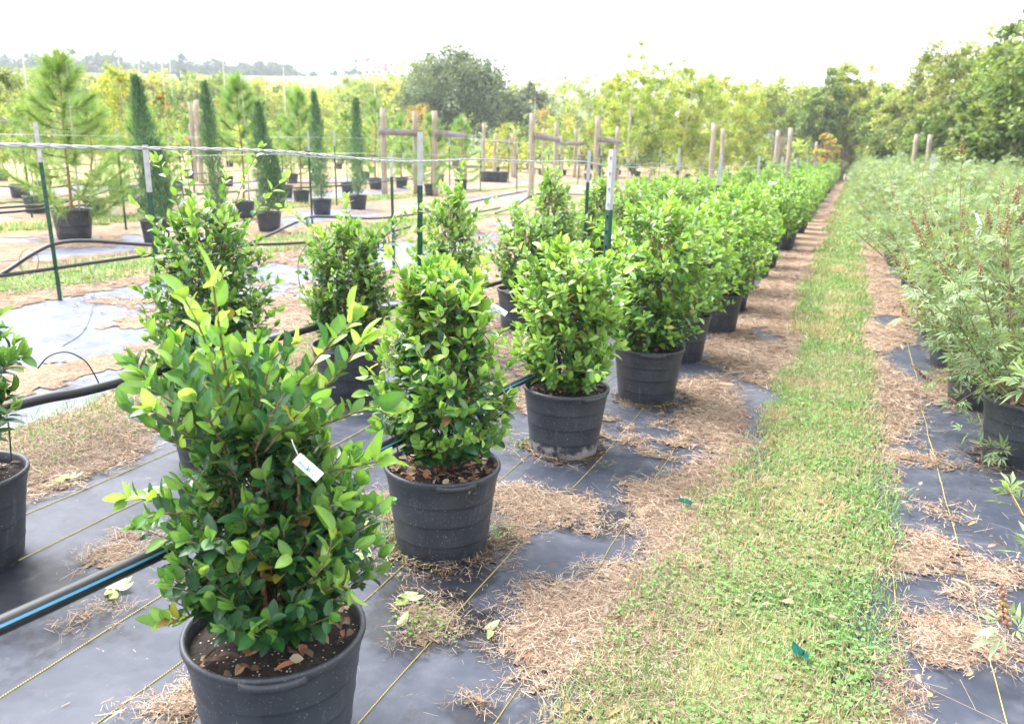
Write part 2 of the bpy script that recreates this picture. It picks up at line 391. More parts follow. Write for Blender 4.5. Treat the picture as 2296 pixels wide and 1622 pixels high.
# strips of straw across the nursery: centre, half width
STRIP = [(-.52, .30), (.42, .22), (-3.45, .45), (-4.55, .30), (-7.0, .42), (-8.75, .30), (-11.5, .4), (-13.3, .4), (-16, .6), (-18.5, .6)]
POTS = [(-1.16, 1.44), (-1.28, 2.57), (-1.20, 3.77), (-1.03, 4.84), (-2.62, 4.02), (-2.72, 1.76), (.94, 4.62)]
def potd(x, y): return np.min([np.hypot(x - a, y - b) for a, b in POTS], 0)
def S(X, Y):
    n = fbm(X * 1.7, Y * 1.1, 3) - .5; nf = fbm(X * 9, Y * 9, 5) - .5; nv = fbm(X * 30, Y * 30, 9, 3) - .5
    s = np.full(X.shape, -9.0)
    far = np.clip((Y - 4.6) / 1.5, 0, 1)
    for i, (c, w) in enumerate(STRIP):
        k = far if i < 2 else 1.0
        ww = w + (.10 * far if i < 2 else 0)
        s = np.maximum(s, (ww - np.abs(X - c)) * k - (1 - k) * .6 + n * (.55 if i < 2 else 1.0))
    s = np.maximum(s, (.235 + .10 * nf - np.min([np.hypot(X - a, Y - b) for a, b in POTS[1:5] + POTS[6:]], 0)) * 1.0)
    for i, P in enumerate(PATCH):
        s = np.maximum(s, np.minimum(polyd(P, X, Y) * 1.2, .16) + nf * .22 + nv * .12)
    loose = (fbm(X * .9 + 40, Y * .9, 11) - .60 + .08 * np.clip((np.hypot(X, Y) - 5) / 2, 0, 1) + .055 * (X < -3.7)) * 1.5 + nf * .5 - np.clip((4.5 - np.hypot(X, Y)) * .3, 0, 1)
    s = np.maximum(s, loose)
    for P in BARE: s = np.minimum(s, -polyd(P, X, Y) * 1.5 + .03 + nf * .12)
    return s + nv * .05
def PATHG(X, Y):
    """how green the mown paths are"""
    wob = (fbm(X * 2.2, Y * .8, 21) - .5) * .5
    g = np.minimum(X - np.interp(Y, [1.8, 2.4, 3, 4.2, 7, 12, 30], [-.50, -.43, -.37, -.32, -.30, -.44, -.52]) + wob * .8 + (fbm(X * 7, Y * 7, 23) - .5) * .18 + np.clip((3.2 - Y) * .06, -.05, .2), .24 - X + wob * .5) * 4
    for c, w in ((-3.55, .30), (-7.7, .62), (-12.35, .5), (-17.2, .5)):
        g = np.maximum(g, (w - np.abs(X - c) + wob * .6) * 2.2)
    return g
gr = np.linspace(-1, 1, 41); q = np.sign(gr) * np.abs(gr) ** 2.5 * 1600
GX, GY = np.meshgrid(q, q); 
idx = np.arange(41 * 41).reshape(41, 41)
quads = lambda I: np.stack([I[:-1, :-1], I[:-1, 1:], I[1:, 1:], I[1:, :-1]], -1).reshape(-1, 4)
tag(build('ground', [(np.c_[GX.ravel(), GY.ravel(), np.zeros(GX.size)], [quads(idx)], None)], M['field']), 'flat nursery field of dry straw and thin grass', 'ground', kind='structure')
def sheet(name, x0, x1, y0, y1, step, z, m, bump_=.004, label='', seed=0):
    nx, ny = max(2, int((x1 - x0) / step)), max(2, int((y1 - y0) / (step * 3)))
    X, Y = np.meshgrid(np.linspace(x0, x1, nx), np.linspace(y0, y1, ny))
    ex = (fbm(Y * .7, X * 0 + seed, 31 + seed) - .5) * .12
    edge = np.where((np.arange(nx) == 0) | (np.arange(nx) == nx - 1), 1.0, 0.0)[None]
    Z = z + fbm(X * 2.1, Y * 1.3, 33 + seed) * bump_
    V = np.c_[(X + ex * edge).ravel(), Y.ravel(), Z.ravel()]
    return tag(build(name, [(V, [quads(np.arange(nx * ny).reshape(ny, nx))], None)], m), label, 'fabric' if 'fabric' in name else 'path', kind='structure')
sheet('weed_fabric', -3.4, -.18, -1, 75, .12, .004, M['fabric'], .006, 'black woven fabric with yellow threads under the two shrub rows', 1)
sheet('weed_fabric', .08, 3.1, -1, 75, .12, .004, M['fabric'], .006, 'black woven fabric under the grey green plants right of the path', 2)
sheet('weed_fabric', -7.0, -3.75, -1, 50, .15, .004, M['fabricpale'], .006, 'empty fabric with painted pale sky sheen behind the second shrub row', 3)
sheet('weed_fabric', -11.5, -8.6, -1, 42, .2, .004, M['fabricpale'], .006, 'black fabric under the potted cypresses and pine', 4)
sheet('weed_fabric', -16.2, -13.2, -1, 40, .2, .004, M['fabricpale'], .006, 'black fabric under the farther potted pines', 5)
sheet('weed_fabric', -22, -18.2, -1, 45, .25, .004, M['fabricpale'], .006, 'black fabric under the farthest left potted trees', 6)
# yellow marker threads woven into the fabric, a foot apart
th = []
for i, x in enumerate([-.70, -1.01, -1.33, -1.64, -1.95, -2.26, -2.57, -2.88, -3.18, .29, .55, .85, 1.15]):
    ys = np.concatenate([np.arange(.6, 8, .06), np.arange(8, 30, .5)])
    xs = x + .03 * (fbm(ys * .8, ys * 0 + i, 50 + i) - .5) * 2 + .008 * (ys - 3) / 3
    w = .0015
    z = .013 + 0 * ys
    V = np.concatenate([np.c_[xs - w, ys, z - .004], np.c_[xs, ys, z], np.c_[xs + w, ys, z - .004]]); n = len(ys); k = np.arange(n - 1)
    th.append((V, [np.concatenate([np.stack([k, k + n, k + n + 1, k + 1], 1), np.stack([k + n, k + 2 * n, k + 2 * n + 1, k + n + 1], 1)])], None))
tag(build('marker_thread', th, M['yellow']), 'yellow marker threads woven along the black fabric', 'thread', kind='stuff')
# the mown turf itself
def patchwork(name, fields, fn, m, zf, colf, label, cat, fade=.10):
    parts = []
    for x0, x1, y0, y1, st, hole in fields:
        X, Y = np.meshgrid(np.arange(x0, x1, st), np.arange(y0, y1, st))
        X = X + (vn(X * 91, Y * 91, 1) - .5) * st * .7; Y = Y + (vn(X * 83, Y * 87, 2) - .5) * st * .7
        s = fn(X, Y); I = np.arange(X.size).reshape(X.shape)
        q = quads(I); cx = X.ravel()[q].mean(1); cy = Y.ravel()[q].mean(1)
        sm = s.ravel()[q].mean(1); keep = sm > rng.random(len(q)) ** 1.5 * fade
        if hole: keep &= ~((cx > hole[0]) & (cx < hole[1]) & (cy > hole[2]) & (cy < hole[3]))
        q = q[keep]; used, inv = np.unique(q, return_inverse=True)
        x, y, ss = X.ravel()[used], Y.ravel()[used], s.ravel()[used]
        parts.append((np.c_[x, y, zf(x, y, ss)], [inv.reshape(-1, 4)], colf(x, y)))
    return tag(build(name, parts, m), label, cat, kind='stuff')
NEAR = (-4.2, 1.6, .9, 7.0)
FIELDS = [(NEAR[0], NEAR[1], NEAR[2], NEAR[3], .016, None), (-20, 3.2, -.5, 20, .07, NEAR), (-22, 3.2, 20, 70, .22, None)]
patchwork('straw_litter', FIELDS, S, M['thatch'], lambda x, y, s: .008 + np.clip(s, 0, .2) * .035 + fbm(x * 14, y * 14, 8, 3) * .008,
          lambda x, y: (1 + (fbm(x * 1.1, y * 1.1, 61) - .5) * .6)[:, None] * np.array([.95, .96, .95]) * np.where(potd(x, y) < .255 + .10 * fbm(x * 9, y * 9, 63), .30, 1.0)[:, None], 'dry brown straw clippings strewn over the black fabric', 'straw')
patchwork('turf', [(-.9, .6, .9, 9, .03, None), (-.9, .6, 9, 72, .12, None), (-8.8, -6.6, 1, 40, .12, None), (-13.2, -11.4, 2, 40, .15, None), (-18, -16, 2, 40, .2, None)], PATHG, M['turf'],
          lambda x, y, s: .018 + np.clip(s, 0, .5) * .012 + fbm(x * 9, y * 9, 18, 3) * .012, lambda x, y: np.stack([1.0 + 0 * x, 1 + (fbm(x * 2, y * 2, 66) - .5) * .4, 1.0 + 0 * x], 1), 'mown turf of the paths between the rows', 'grass', 1.1)
def pick(x0, x1, y0, y1, n, fn, p=1.0):
    X = rng.uniform(x0, x1, n); Y = rng.uniform(y0, y1, n)
    s = fn(X, Y); k = s + (rng.random(n) - .5) * p > 0
    return X[k], Y[k]
BL = [(-.5, 0, 0), (.5, 0, 0), (.35, .6, .05), (-.35, .6, .05), (0, 1, .0)]; BLF = [(0, 1, 2, 3), (3, 2, 4)]
STK = [(-.5, -.5, 0), (.5, -.5, 0), (.5, .5, 0), (-.5, .5, 0)]; STKF = [(0, 1, 2, 3)]
parts = []
def straws(x0, x1, y0, y1, n, w, L, fn=S, p=.10, zz=.02, pal=None):
    X, Y = pick(x0, x1, y0, y1, n, fn, p); k = (potd(X, Y) > .27) | (rng.random(len(X)) < .35); X, Y = X[k], Y[k]; N = len(X); a = rng.uniform(0, 6.283, N)
    d = np.c_[np.cos(a), np.sin(a), rng.normal(0, .20, N)]; nr = np.c_[rng.normal(0, .5, (N, 2)), np.ones(N)]
    pal = np.array([(.44, .32, .22), (.55, .43, .31), (.33, .22, .15), (.47, .37, .27), (.14, .085, .06), (.50, .34, .25), (.26, .15, .10), (.38, .24, .16)]) if pal is None else pal
    c = pal[rng.integers(0, len(pal), N)] * rng.uniform(.7, 1.15, (N, 1)) * (.45 + 1.0 * fbm(X * 3.1, Y * 3.1, 91))[:, None] * np.array([.85, .92, .97])
    z = zz - .004 + np.clip(fn(X, Y), 0, .2) * .035 + rng.uniform(-.004, .016, N)
    parts.append(scatter(STK, STKF, np.c_[X, Y, z], d, nr, rng.uniform(.35, 1.15, N) * w, (.3 + 1.9 * rng.random(N) ** 2.2) * L, c))
straws(-3.6, .95, 1.2, 3.2, 300000, .0016, .030, p=.16); straws(-3.6, 1.1, 3.2, 7, 210000, .0024, .036, p=.18); straws(-8.8, 1.1, 5, 14, 90000, .006, .06, p=.3)
straws(-.7, .5, 1.2, 6, 16000, .0018, .032, PATHG, .8, .026); straws(-4.3, -2.7, 1.6, 6, 40000, .0028, .035, S, .2); straws(-8.8, -3.4, 3, 14, 9000, .004, .05, lambda x, y: x * 0 + .01, .1, .016)
straws(.2, 1.0, 1.8, 5, 420, .0016, .12, lambda x, y: x * 0 + .01, .1, .016); straws(-2.6, -.4, 1.3, 5, 260, .0014, .05, lambda x, y: x * 0 + .01, .1, .016); straws(-3.4, 1, 1.3, 6, 2600, .002, .012, lambda x, y: x * 0 + .01, .1, .014)
tag(build('straw_stems', parts, M['straw'], smooth=False), 'loose cut straw stems lying over the straw and turf', 'straw', kind='stuff')
parts = []
def blades(x0, x1, y0, y1, n, w, L, p=.5, fn=PATHG, dry=.22):
    X, Y = pick(x0, x1, y0, y1, n, fn, p); N = len(X); a = rng.uniform(0, 6.283, N); t = rng.uniform(.15, 1.25, N)
    d = np.c_[np.cos(a) * np.sin(t), np.sin(a) * np.sin(t), np.cos(t)]
    nr = np.c_[-np.cos(a), -np.sin(a), np.ones(N) * .8] + rng.normal(0, .3, (N, 3))
    pal = np.array([(.15, .28, .085), (.20, .35, .11), (.11, .21, .065), (.25, .39, .14), (.17, .30, .13)])
    c = pal[rng.integers(0, 5, N)] * rng.uniform(.8, 1.2, (N, 1))
    g = fbm(X * 2.5, Y * 2.5, 71); k = rng.random(N) < np.clip(dry + .06 + (g - .5) * 2.6 + (fbm(X * 9, Y * 9, 73) - .5) * 1.2, .03, .9)
    c[k] = np.array([(.43, .35, .22), (.35, .31, .17), (.50, .43, .30)])[rng.integers(0, 3, k.sum())]
    parts.append(scatter(BL, BLF, np.c_[X, Y, np.full(N, .016)], d, nr, rng.uniform(.6, 1.3, N) * w, rng.uniform(.4, 1.3, N) * L, c))
blades(-.75, .4, 1.3, 3.2, 42000, .0030, .042, .7, PATHG, .42); blades(-.75, .4, 3.2, 6.5, 46000, .0040, .046, .6, PATHG, .34); blades(-.75, .4, 6.5, 14, 34000, .008, .055); blades(-.75, .4, 14, 60, 34000, .02, .07)
blades(-8.8, -6.6, 4, 16, 22000, .012, .08); blades(-13.2, -11.4, 6, 22, 14000, .02, .09); blades(-4.4, -2.7, 1.6, 6.5, 26000, .005, .045, .6, PATHG, .45)
# low clover like weeds in the path
X, Y = pick(-.55, .3, 1.3, 7, 15000, lambda x, y: np.minimum(PATHG(x, y), (fbm(x * 3.2, y * 3.2, 77) - .46) * 4), .4); N = len(X)
CL = [(0, 0, 0), (-.45, .35, .06), (-.3, .85, .03), (0, 1, 0), (.3, .85, .03), (.45, .35, .06)]; CLF = [(0, 5, 4, 3), (0, 3, 2, 1)]
a = rng.uniform(0, 6.283, N); dd = np.c_[np.cos(a), np.sin(a), rng.uniform(-.1, .5, N)]
parts.append(scatter(CL, CLF, np.c_[X, Y, rng.uniform(.025, .05, N)], dd, np.c_[rng.normal(0, .3, (N, 2)), np.ones(N)], .013, rng.uniform(.009, .018, N), np.array([.14, .28, .08]) * rng.uniform(.65, 1.35, (N, 1))))
tag(build('grass', parts, M['blade'], smooth=False), 'short green grass and clover growing along the mown paths', 'grass', kind='stuff')

# ------------------------------------------------------------------ pots
def pot_parts(n=56, handles=2):
    prof = [(.001, 0), (.158, 0), (.166, .010)]
    for z in (.085, .165, .240):
        r = .166 + (z / .335) * .040
        prof += [(r - .0016, z - .014), (r - .0005, z - .0035), (r + .0014, z - .0015), (r + .0018, z + .0015), (r + .0012, z + .012)]
    prof += [(.2035, .292), (.2045, .296), (.2065, .312), (.211, .318), (.2145, .326), (.2145, .336), (.211, .341), (.205, .341), (.2005, .335), (.197, .30), (.194, .26), (.001, .258)]
    lug = []
    for s in range(handles):
        a0 = -math.pi / 2 + s * math.pi; a = a0 + np.linspace(-.34, .34, 15)
        e = np.clip(np.cos(np.linspace(-1, 1, 15) * 1.45), 0, 1) ** .4
        r = .206 + .019 * e; V = []
        for k in range(15):
            for dr, dz in ((-.010, .333), (.0, .334), (.004, .328), (.003, .317), (-.004, .310), (-.014, .309)):
                rr = r[k] + dr * (1 if e[k] > .2 else .4); V.append((rr * math.cos(a[k]), rr * math.sin(a[k]), dz))
        F = [(k * 6 + j, (k + 1) * 6 + j, (k + 1) * 6 + (j + 1) % 6, k * 6 + (j + 1) % 6) for k in range(14) for j in range(6)] + [tuple(range(6)), tuple(range(84, 90))[::-1]]
        lug.append((np.array(V), F, None))
    hole = []
    return lathe(prof, n), lug
SOILV = lambda seed: (lambda r, a: np.c_[0, 0, .318])(0, 0)
def soil_part(seed, n=28):
    g = np.random.default_rng(seed); V, F = [(0, 0, .312)], []
    rings = [.05, .10, .15, .198]
    for k, r in enumerate(rings):
        for i in range(n):
            a = 2 * math.pi * i / n; V.append((r * math.cos(a), r * math.sin(a), (.310 if k < 3 else .303) + (g.random() - .5) * (.012 if k < 3 else .002)))
    for i in range(n):
        j = (i + 1) % n; F.append((0, 1 + i, 1 + j))
        for k in range(3): F.append((1 + k * n + i, 1 + (k + 1) * n + i, 1 + (k + 1) * n + j, 1 + k * n + j))
    return np.array(V), F, None
def litter_part(seed, n=60):
    g = np.random.default_rng(seed); r = .19 * np.sqrt(g.random(n)); a = g.uniform(0, 6.283, n); b = g.uniform(0, 6.283, n)
    pal = np.array([(.20, .12, .08), (.33, .22, .15), (.14, .09, .07), (.40, .18, .10), (.45, .36, .24)])
    return scatter(LEAF, LEAFF, np.c_[r * np.cos(a), r * np.sin(a), np.full(n, .318) + g.uniform(0, .012, n)], np.c_[np.cos(b), np.sin(b), g.normal(0, .25, n)],
                   np.c_[g.normal(0, .5, (n, 2)), np.ones(n)], g.uniform(.014, .026, n), g.uniform(.028, .05, n), pal[g.integers(0, 5, n)])
POTMESH = {}
def add_pot(root, seed, rot=0.0, n=56, m='pot', litter=30, lowpoly=False):
    key = (m, n)
    if key not in POTMESH:
        pp, lug = pot_parts(n)
        p = build('pot', [pp], M[m], root); hs_ = [build('handle', [q], M[m], p) for q in lug]
        POTMESH[key] = (p.data, [h.data for h in hs_])
    else:
        p = bpy.data.objects.new('pot', POTMESH[key][0]); C.collection.objects.link(p); p.parent = root
        for d in POTMESH[key][1]:
            h = bpy.data.objects.new('handle', d); C.collection.objects.link(h); h.parent = p
    p.rotation_euler = (0, 0, rot)
    s = build('soil', [soil_part(seed)], M['soil'], root)
    if litter: tag(build('leaf_litter', [litter_part(seed + 1, litter)], M['straw'], s), kind='stuff')
    return p

# ------------------------------------------------------------------ ligustrum shrubs
def leaf_template(st, wid=.5, fold=.12, curl=.16):
    ts = np.linspace(0, 1, st + 2); V = [(0, 0, 0)]; F = []
    prof = lambda t: math.sin(math.pi * t ** .9) ** .58 * (1 - .22 * t)
    for t in ts[1:-1]:
        w = prof(t) * .5; z = -curl * t * t
        V += [(-w, t, z + fold * w * 2), (0, t, z), (w, t, z + fold * w * 2)]
    V.append((0, 1, -curl)); e = len(V) - 1
    F += [(0, 2, 1), (0, 3, 2)]
    for k in range(st - 1):
        b = 1 + 3 * k; F += [(b, b + 1, b + 4, b + 3), (b + 1, b + 2, b + 5, b + 4)]
    b = 1 + 3 * (st - 1); F += [(b, b + 1, e), (b + 1, b + 2, e)]
    return V, F
LEAFN, LEAFNF = leaf_template(6); LEAF, LEAFF = leaf_template(3)
TINTN = [1.15] + [1, 1.3, 1] * 6 + [1.0]; TINT = [1.1] + [1, 1.2, 1] * 3 + [1.0]
DARK = np.array([(.024, .088, .034), (.032, .108, .038), (.020, .070, .032), (.042, .130, .042)])
NEWC = np.array([(.21, .38, .075), (.26, .42, .10), (.17, .33, .06), (.31, .46, .13)])
MIDC = np.array([(.10, .235, .05), (.135, .28, .06), (.08, .20, .045)])
def unit(v): return v / (np.linalg.norm(v, axis=-1, keepdims=True) + 1e-9)
class Foliage:
    def __init__(s, seed): s.g = np.random.default_rng(seed); s.p, s.d, s.n, s.L, s.w, s.c, s.tw = [], [], [], [], [], [], []
    def leaf(s, p, d, n, L, w, c):
        s.p.append(p); s.d.append(d); s.n.append(n); s.L.append(L); s.w.append(w); s.c.append(c)
    def twig(s, pts, r0, r1, seg=4): s.tw.append(tube(pts, np.linspace(r0, r1, len(pts)), seg))
    def shoot(s, pts, npair, L, t0=.25, newness=.5, r=.003, tip=True, erect=.0, bigtip=1.0, upw=0.0):
        """a leafy shoot along a polyline, leaves in opposite pairs"""
        g = s.g; P = np.asarray(pts, float)
        if len(P) == 3:
            t = np.linspace(0, 1, 8)[:, None]; P = (1 - t) ** 2 * P[0] + 2 * t * (1 - t) * (2 * P[1] - .5 * P[0] - .5 * P[2]) + t * t * P[2]
        s.twig(P, r, r * .45)
        cum = np.concatenate([[0], np.cumsum(np.linalg.norm(np.diff(P, axis=0), axis=1))]); cum /= cum[-1]
        az = g.uniform(0, 6.28)
        for k in range(npair):
            t = t0 + (1 - t0) * (k + .3) / npair
            p = np.array([np.interp(t, cum, P[:, a]) for a in range(3)]); q = np.array([np.interp(min(1, t + .05), cum, P[:, a]) for a in range(3)])
            T = unit(q - p + 1e-6); az += math.pi / 2 + g.normal(0, .3)
            a = unit(np.cross(T, [.3, .1, 1.0])); b = np.cross(T, a); sd = a * math.cos(az) + b * math.sin(az)
            for sg in (1, -1):
                if g.random() < .06: continue
                d = unit(T * (.55 + erect + g.normal(0, .15)) + sd * sg * .9 + np.array([0, 0, .22 + upw]) + g.normal(0, .18, 3))
                nr = np.array([0, 0, 1.0]) + T * (.7 + 1.2 * upw) + g.normal(0, .35, 3)
                f = newness * (t ** 1.5) * 1.6
                rr = g.random(); c = (NEWC if rr < f * .8 else MIDC if rr < f * 1.3 + .05 else DARK)
                c = c[g.integers(0, len(c))] * g.uniform(.72, 1.25)
                if g.random() < .022: c = np.array([(.36, .34, .06), (.20, .11, .04), (.30, .26, .05)])[g.integers(0, 3)]
                l = L * g.uniform(.75, 1.2) * (1.0 - .25 * (t > .9))
                s.leaf(p + d * .006, d, nr, l, l * g.uniform(.54, .68), c)
        if tip:
            p = P[-1]; T = unit(P[-1] - P[-2])
            for k in range(g.integers(2, 5)):
                d = unit(T * 1.0 + g.normal(0, .38, 3) + np.array([0, 0, .2])); c = NEWC if g.random() < min(.95, newness * 1.7) else MIDC
                l = L * g.uniform(.7, 1.15) * bigtip
                s.leaf(p, d, np.cross(d, g.normal(0, 1, 3)) + T * .2 + np.array([0, 0, .4]), l, l * .58, c[g.integers(0, len(c))] * g.uniform(.85, 1.15))
    def build(s, root, near):
        T, F, ti = (LEAFN, LEAFNF, TINTN) if near else (LEAF, LEAFF, TINT)
        f = build('foliage', [scatter(T, F, np.array(s.p), np.array(s.d), np.array(s.n), np.array(s.w), np.array(s.L), np.array(s.c), ti)], M['leaf'], root)
        st = build('stems', s.tw, M['twig'], root)
        return f, st
def shrub_body(F, prof, ntwig, L, new0=.15, new1=.9, stems=6, z0=.31, zlow=.36, cx=0., cy=0., lean=(0, 0)):
    """prof: list of (z, radius); twigs reach from inner stems to that surface"""
    g = F.g; z_ = [p[0] for p in prof]; r_ = [p[1] for p in prof]; zt = z_[-1]
    ax = lambda z: np.array([cx + lean[0] * (z - z0), cy + lean[1] * (z - z0), z])
    for k in range(stems):
        a = k * 2.4 + g.random(); top = ax(z0 + (zt - z0) * g.uniform(.6, .95)) + np.array([math.cos(a), math.sin(a), 0]) * g.uniform(.03, .12)
        b = np.array([cx + .025 * math.cos(a), cy + .025 * math.sin(a), z0 - .01]); m = (b + top) / 2 + np.array([math.cos(a), math.sin(a), 0]) * .06 + g.normal(0, .015, 3)
        t = np.linspace(0, 1, 8)[:, None]; F.twig((1 - t) ** 2 * b + 2 * t * (1 - t) * m + t * t * top, .009, .003, 6)
    zs = np.linspace(z_[0], zt, 200); wgt = np.interp(zs, z_, r_) + .05; wgt /= wgt.sum()
    for k in range(ntwig):
        z = g.choice(zs, p=wgt); R = np.interp(z, z_, r_); a = k * 2.39996 + g.normal(0, .2); h = (z - z_[0]) / (zt - z_[0])
        lump = .80 + .42 * vn(np.array(a * 1.1 + 5), np.array(z * 6.), int(g.integers(0, 2)))
        rad = R * lump * g.uniform(.45, 1.08) ** .7; out = np.array([math.cos(a), math.sin(a), 0])
        end = ax(z) + out * rad; inn = ax(max(z0 + .02, z - .12 - .10 * g.random())) + out * min(.03, rad * .3)
        midp = inn * .45 + end * .55 + np.array([0, 0, -.02 + .03 * g.random()])
        if h > .75: end = end + np.array([0, 0, .05 * g.random()])
        F.shoot([inn, midp, end], int(g.integers(4, 7)), L, .38, new0 + (new1 - new0) * max(h, .0) ** 1.3 * g.uniform(.4, 1.4) * (.5 + .6 * rad / (R + .01)), .0026, True)
def long_shoots(F, lst, L, new=.8, base=(0, 0)):
    for (a, r0, z0, r1, z1, n) in lst:
        a = R_(a); o = np.array([math.cos(a), math.sin(a), 0]); b = np.array([base[0], base[1], 0])
        F.shoot([b + o * r0 + [0, 0, z0], b + o * (r0 * .55 + r1 * .45) + [0, 0, z0 * .4 + z1 * .6], b + o * r1 + [0, 0, z1]], n, L, .2, new, .0032, True, .25)
ORD = 'nearest second third fourth fifth sixth seventh eighth ninth tenth eleventh twelfth thirteenth fourteenth'.split()
G1, G2 = 'ligustrum shrubs in the row beside the grass path', 'ligustrum shrubs in the second row'
# --- the nearest shrub, modelled shoot by shoot
A0 = np.array([-1.16, 1.44, 0])
rA = thing('potted_shrub', 'largest, nearest ligustrum shrub with long arching shoots and a white lettered tag', 'shrub', A0, 0, G1)
add_pot(rA, 11, R_(36), 72, 'pot', 60)
FA = Foliage(101)
shrub_body(FA, [(.41, .16), (.48, .22), (.60, .235), (.72, .19), (.82, .14), (.90, .06)], 250, .046, .0, .10, 8)
def wp(*pts): return [pz(x, y, z) - A0 for x, y, z in pts]
for pts, n, nw, bt in [(wp((545, 1150, 1.98), (485, 850, 1.78), (415, 672, 1.62)), 9, .75, 1.7), (wp((535, 1000, 1.95), (500, 790, 1.72), (478, 640, 1.58)), 8, .8, 1.7), (wp((560, 1060, 1.95), (660, 870, 1.80), (795, 715, 1.62)), 11, .45, 1.6),
                   (wp((620, 960, 1.9), (730, 868, 1.80), (810, 765, 1.72)), 8, .5, 1.3), (wp((570, 1030, 1.9), (730, 950, 1.80), (850, 910, 1.76)), 9, .3, 1.3), (wp((580, 1100, 1.9), (720, 1060, 1.82), (845, 1035, 1.76)), 8, .55, 1.35),
                   (wp((500, 960, 1.9), (390, 900, 1.82), (300, 815, 1.80)), 8, .15, 1.0), (wp((530, 1070, 1.95), (370, 975, 1.85), (285, 912, 1.82)), 9, .25, 1.0), (wp((500, 1130, 1.95), (360, 1120, 1.88), (285, 1118, 1.86)), 7, .5, 1.1),
                   (wp((640, 1330, 1.9), (715, 1280, 1.78), (745, 1190, 1.76)), 5, .85, 1.3), (wp((650, 1370, 1.9), (735, 1320, 1.80), (785, 1320, 1.78)), 5, .85, 1.1), (wp((500, 1350, 1.9), (400, 1390, 1.80), (365, 1400, 1.78)), 6, .45, 1.2),
                   (wp((540, 1100, 1.9), (590, 880, 1.80), (600, 800, 1.72)), 8, .2, 1.0), (wp((520, 1080, 1.92), (440, 880, 1.85), (350, 760, 1.80)), 8, .2, 1.0), (wp((560, 1120, 1.92), (640, 960, 1.85), (690, 860, 1.80)), 8, .2, 1.0),
                   (wp((520, 1180, 1.95), (420, 1150, 1.80), (330, 1160, 1.76)), 6, .15, 1.0), (wp((600, 1200, 1.9), (690, 1150, 1.80), (760, 1130, 1.78)), 7, .2, 1.0), (wp((545, 1010, 1.9), (560, 880, 1.75), (545, 800, 1.68)), 8, .2, 1.0),
                   (wp((520, 1040, 1.9), (420, 930, 1.75), (330, 870, 1.70)), 8, .15, 1.0), (wp((560, 1000, 1.9), (480, 830, 1.85), (450, 730, 1.80)), 7, .3, 1.0)] + [(wp((540 + .12 * (x - 540), 1060, 1.92), (540 + .55 * (x - 540), (1060 + y) / 2 - 10, z + .08), (x, y, z)), 9, .22, 1.0) for x, y, z in ((325, 845, 1.74), (385, 815, 1.70), (400, 770, 1.9), (470, 800, 1.66), (520, 790, 1.84), (575, 770, 1.92), (610, 800, 1.66), (655, 770, 1.86), (700, 900, 1.62), (640, 880, 1.60), (340, 920, 1.66), (440, 900, 1.60))]:
    FA.shoot(pts, n + 3, .050, .16, nw, .0042, True, .2, 1 + (bt - 1) * .8, .75)
FA.build(rA, True)
# --- second: a tight column, shoots of new leaves, scorched leaves near its top
def shrub(label, x, y, seed, prof, ntwig, L, new0, new1, group, shoots=(), near=False, rot=0., stems=6, m='pot', litter=24, scorch=0):
    r = thing('potted_shrub', label, 'shrub', (x, y, 0), 0, group)
    add_pot(r, seed, rot, 56 if near else 40, m, litter)
    F = Foliage(seed); shrub_body(F, prof, ntwig, L, new0, new1, stems); long_shoots(F, shoots, max(L, .052))
    for k in range(scorch):
        a = F.g.uniform(0, 6.28); z = F.g.uniform(.84, 1.0); d = unit(np.array([math.cos(a), math.sin(a), F.g.normal(0, .4)]))
        F.leaf(np.array([math.cos(a) * .12, math.sin(a) * .12, z]), d, F.g.normal(0, 1, 3), .034, .016, np.array([(.10, .025, .015), (.16, .06, .02), (.06, .02, .015)])[F.g.integers(0, 3)])
    F.build(r, near); return r
shrub('tight columnar ligustrum shrub with scorched red leaves near its top, second from camera', -1.28, 2.57, 202, [(.41, .15), (.49, .235), (.60, .26), (.72, .235), (.86, .185), (.97, .13), (1.06, .04)], 240, .050, .25, .55, G1,
      [(-60, .10, .85, .16, 1.09, 5), (-140, .1, .85, .18, 1.10, 5), (40, .1, .85, .14, 1.07, 5), (200, .08, .5, .27, .66, 5)], True, R_(40), 3, 'pot', 150, 26)
shrub('bushy light green ligustrum shrub in a white-scaled pot, third from the camera', -1.20, 3.77, 303, [(.38, .15), (.46, .23), (.58, .25), (.70, .23), (.82, .28), (.93, .24), (1.02, .06)], 255, .050, .6, .85, G1,
      [(-30, .15, .75, .42, .98, 8), (200, .1, .75, .3, 1.04, 7), (0, .15, .8, .34, 1.04, 7), (-50, .15, .48, .40, .50, 8), (160, .1, .5, .34, .66, 6)], True, R_(60), 5, 'potscale', 40)
shrub('broad bright ligustrum shrub with pale leafy top, fourth pot from the camera beside the path', -1.03, 4.84, 404, [(.36, .18), (.46, .30), (.60, .34), (.74, .34), (.90, .36), (1.04, .30), (1.16, .10)], 290, .052, .35, .95, G1,
      [(180, .2, .8, .45, 1.08, 8), (90, .1, .9, .3, 1.22, 6)], False, R_(20), 5)
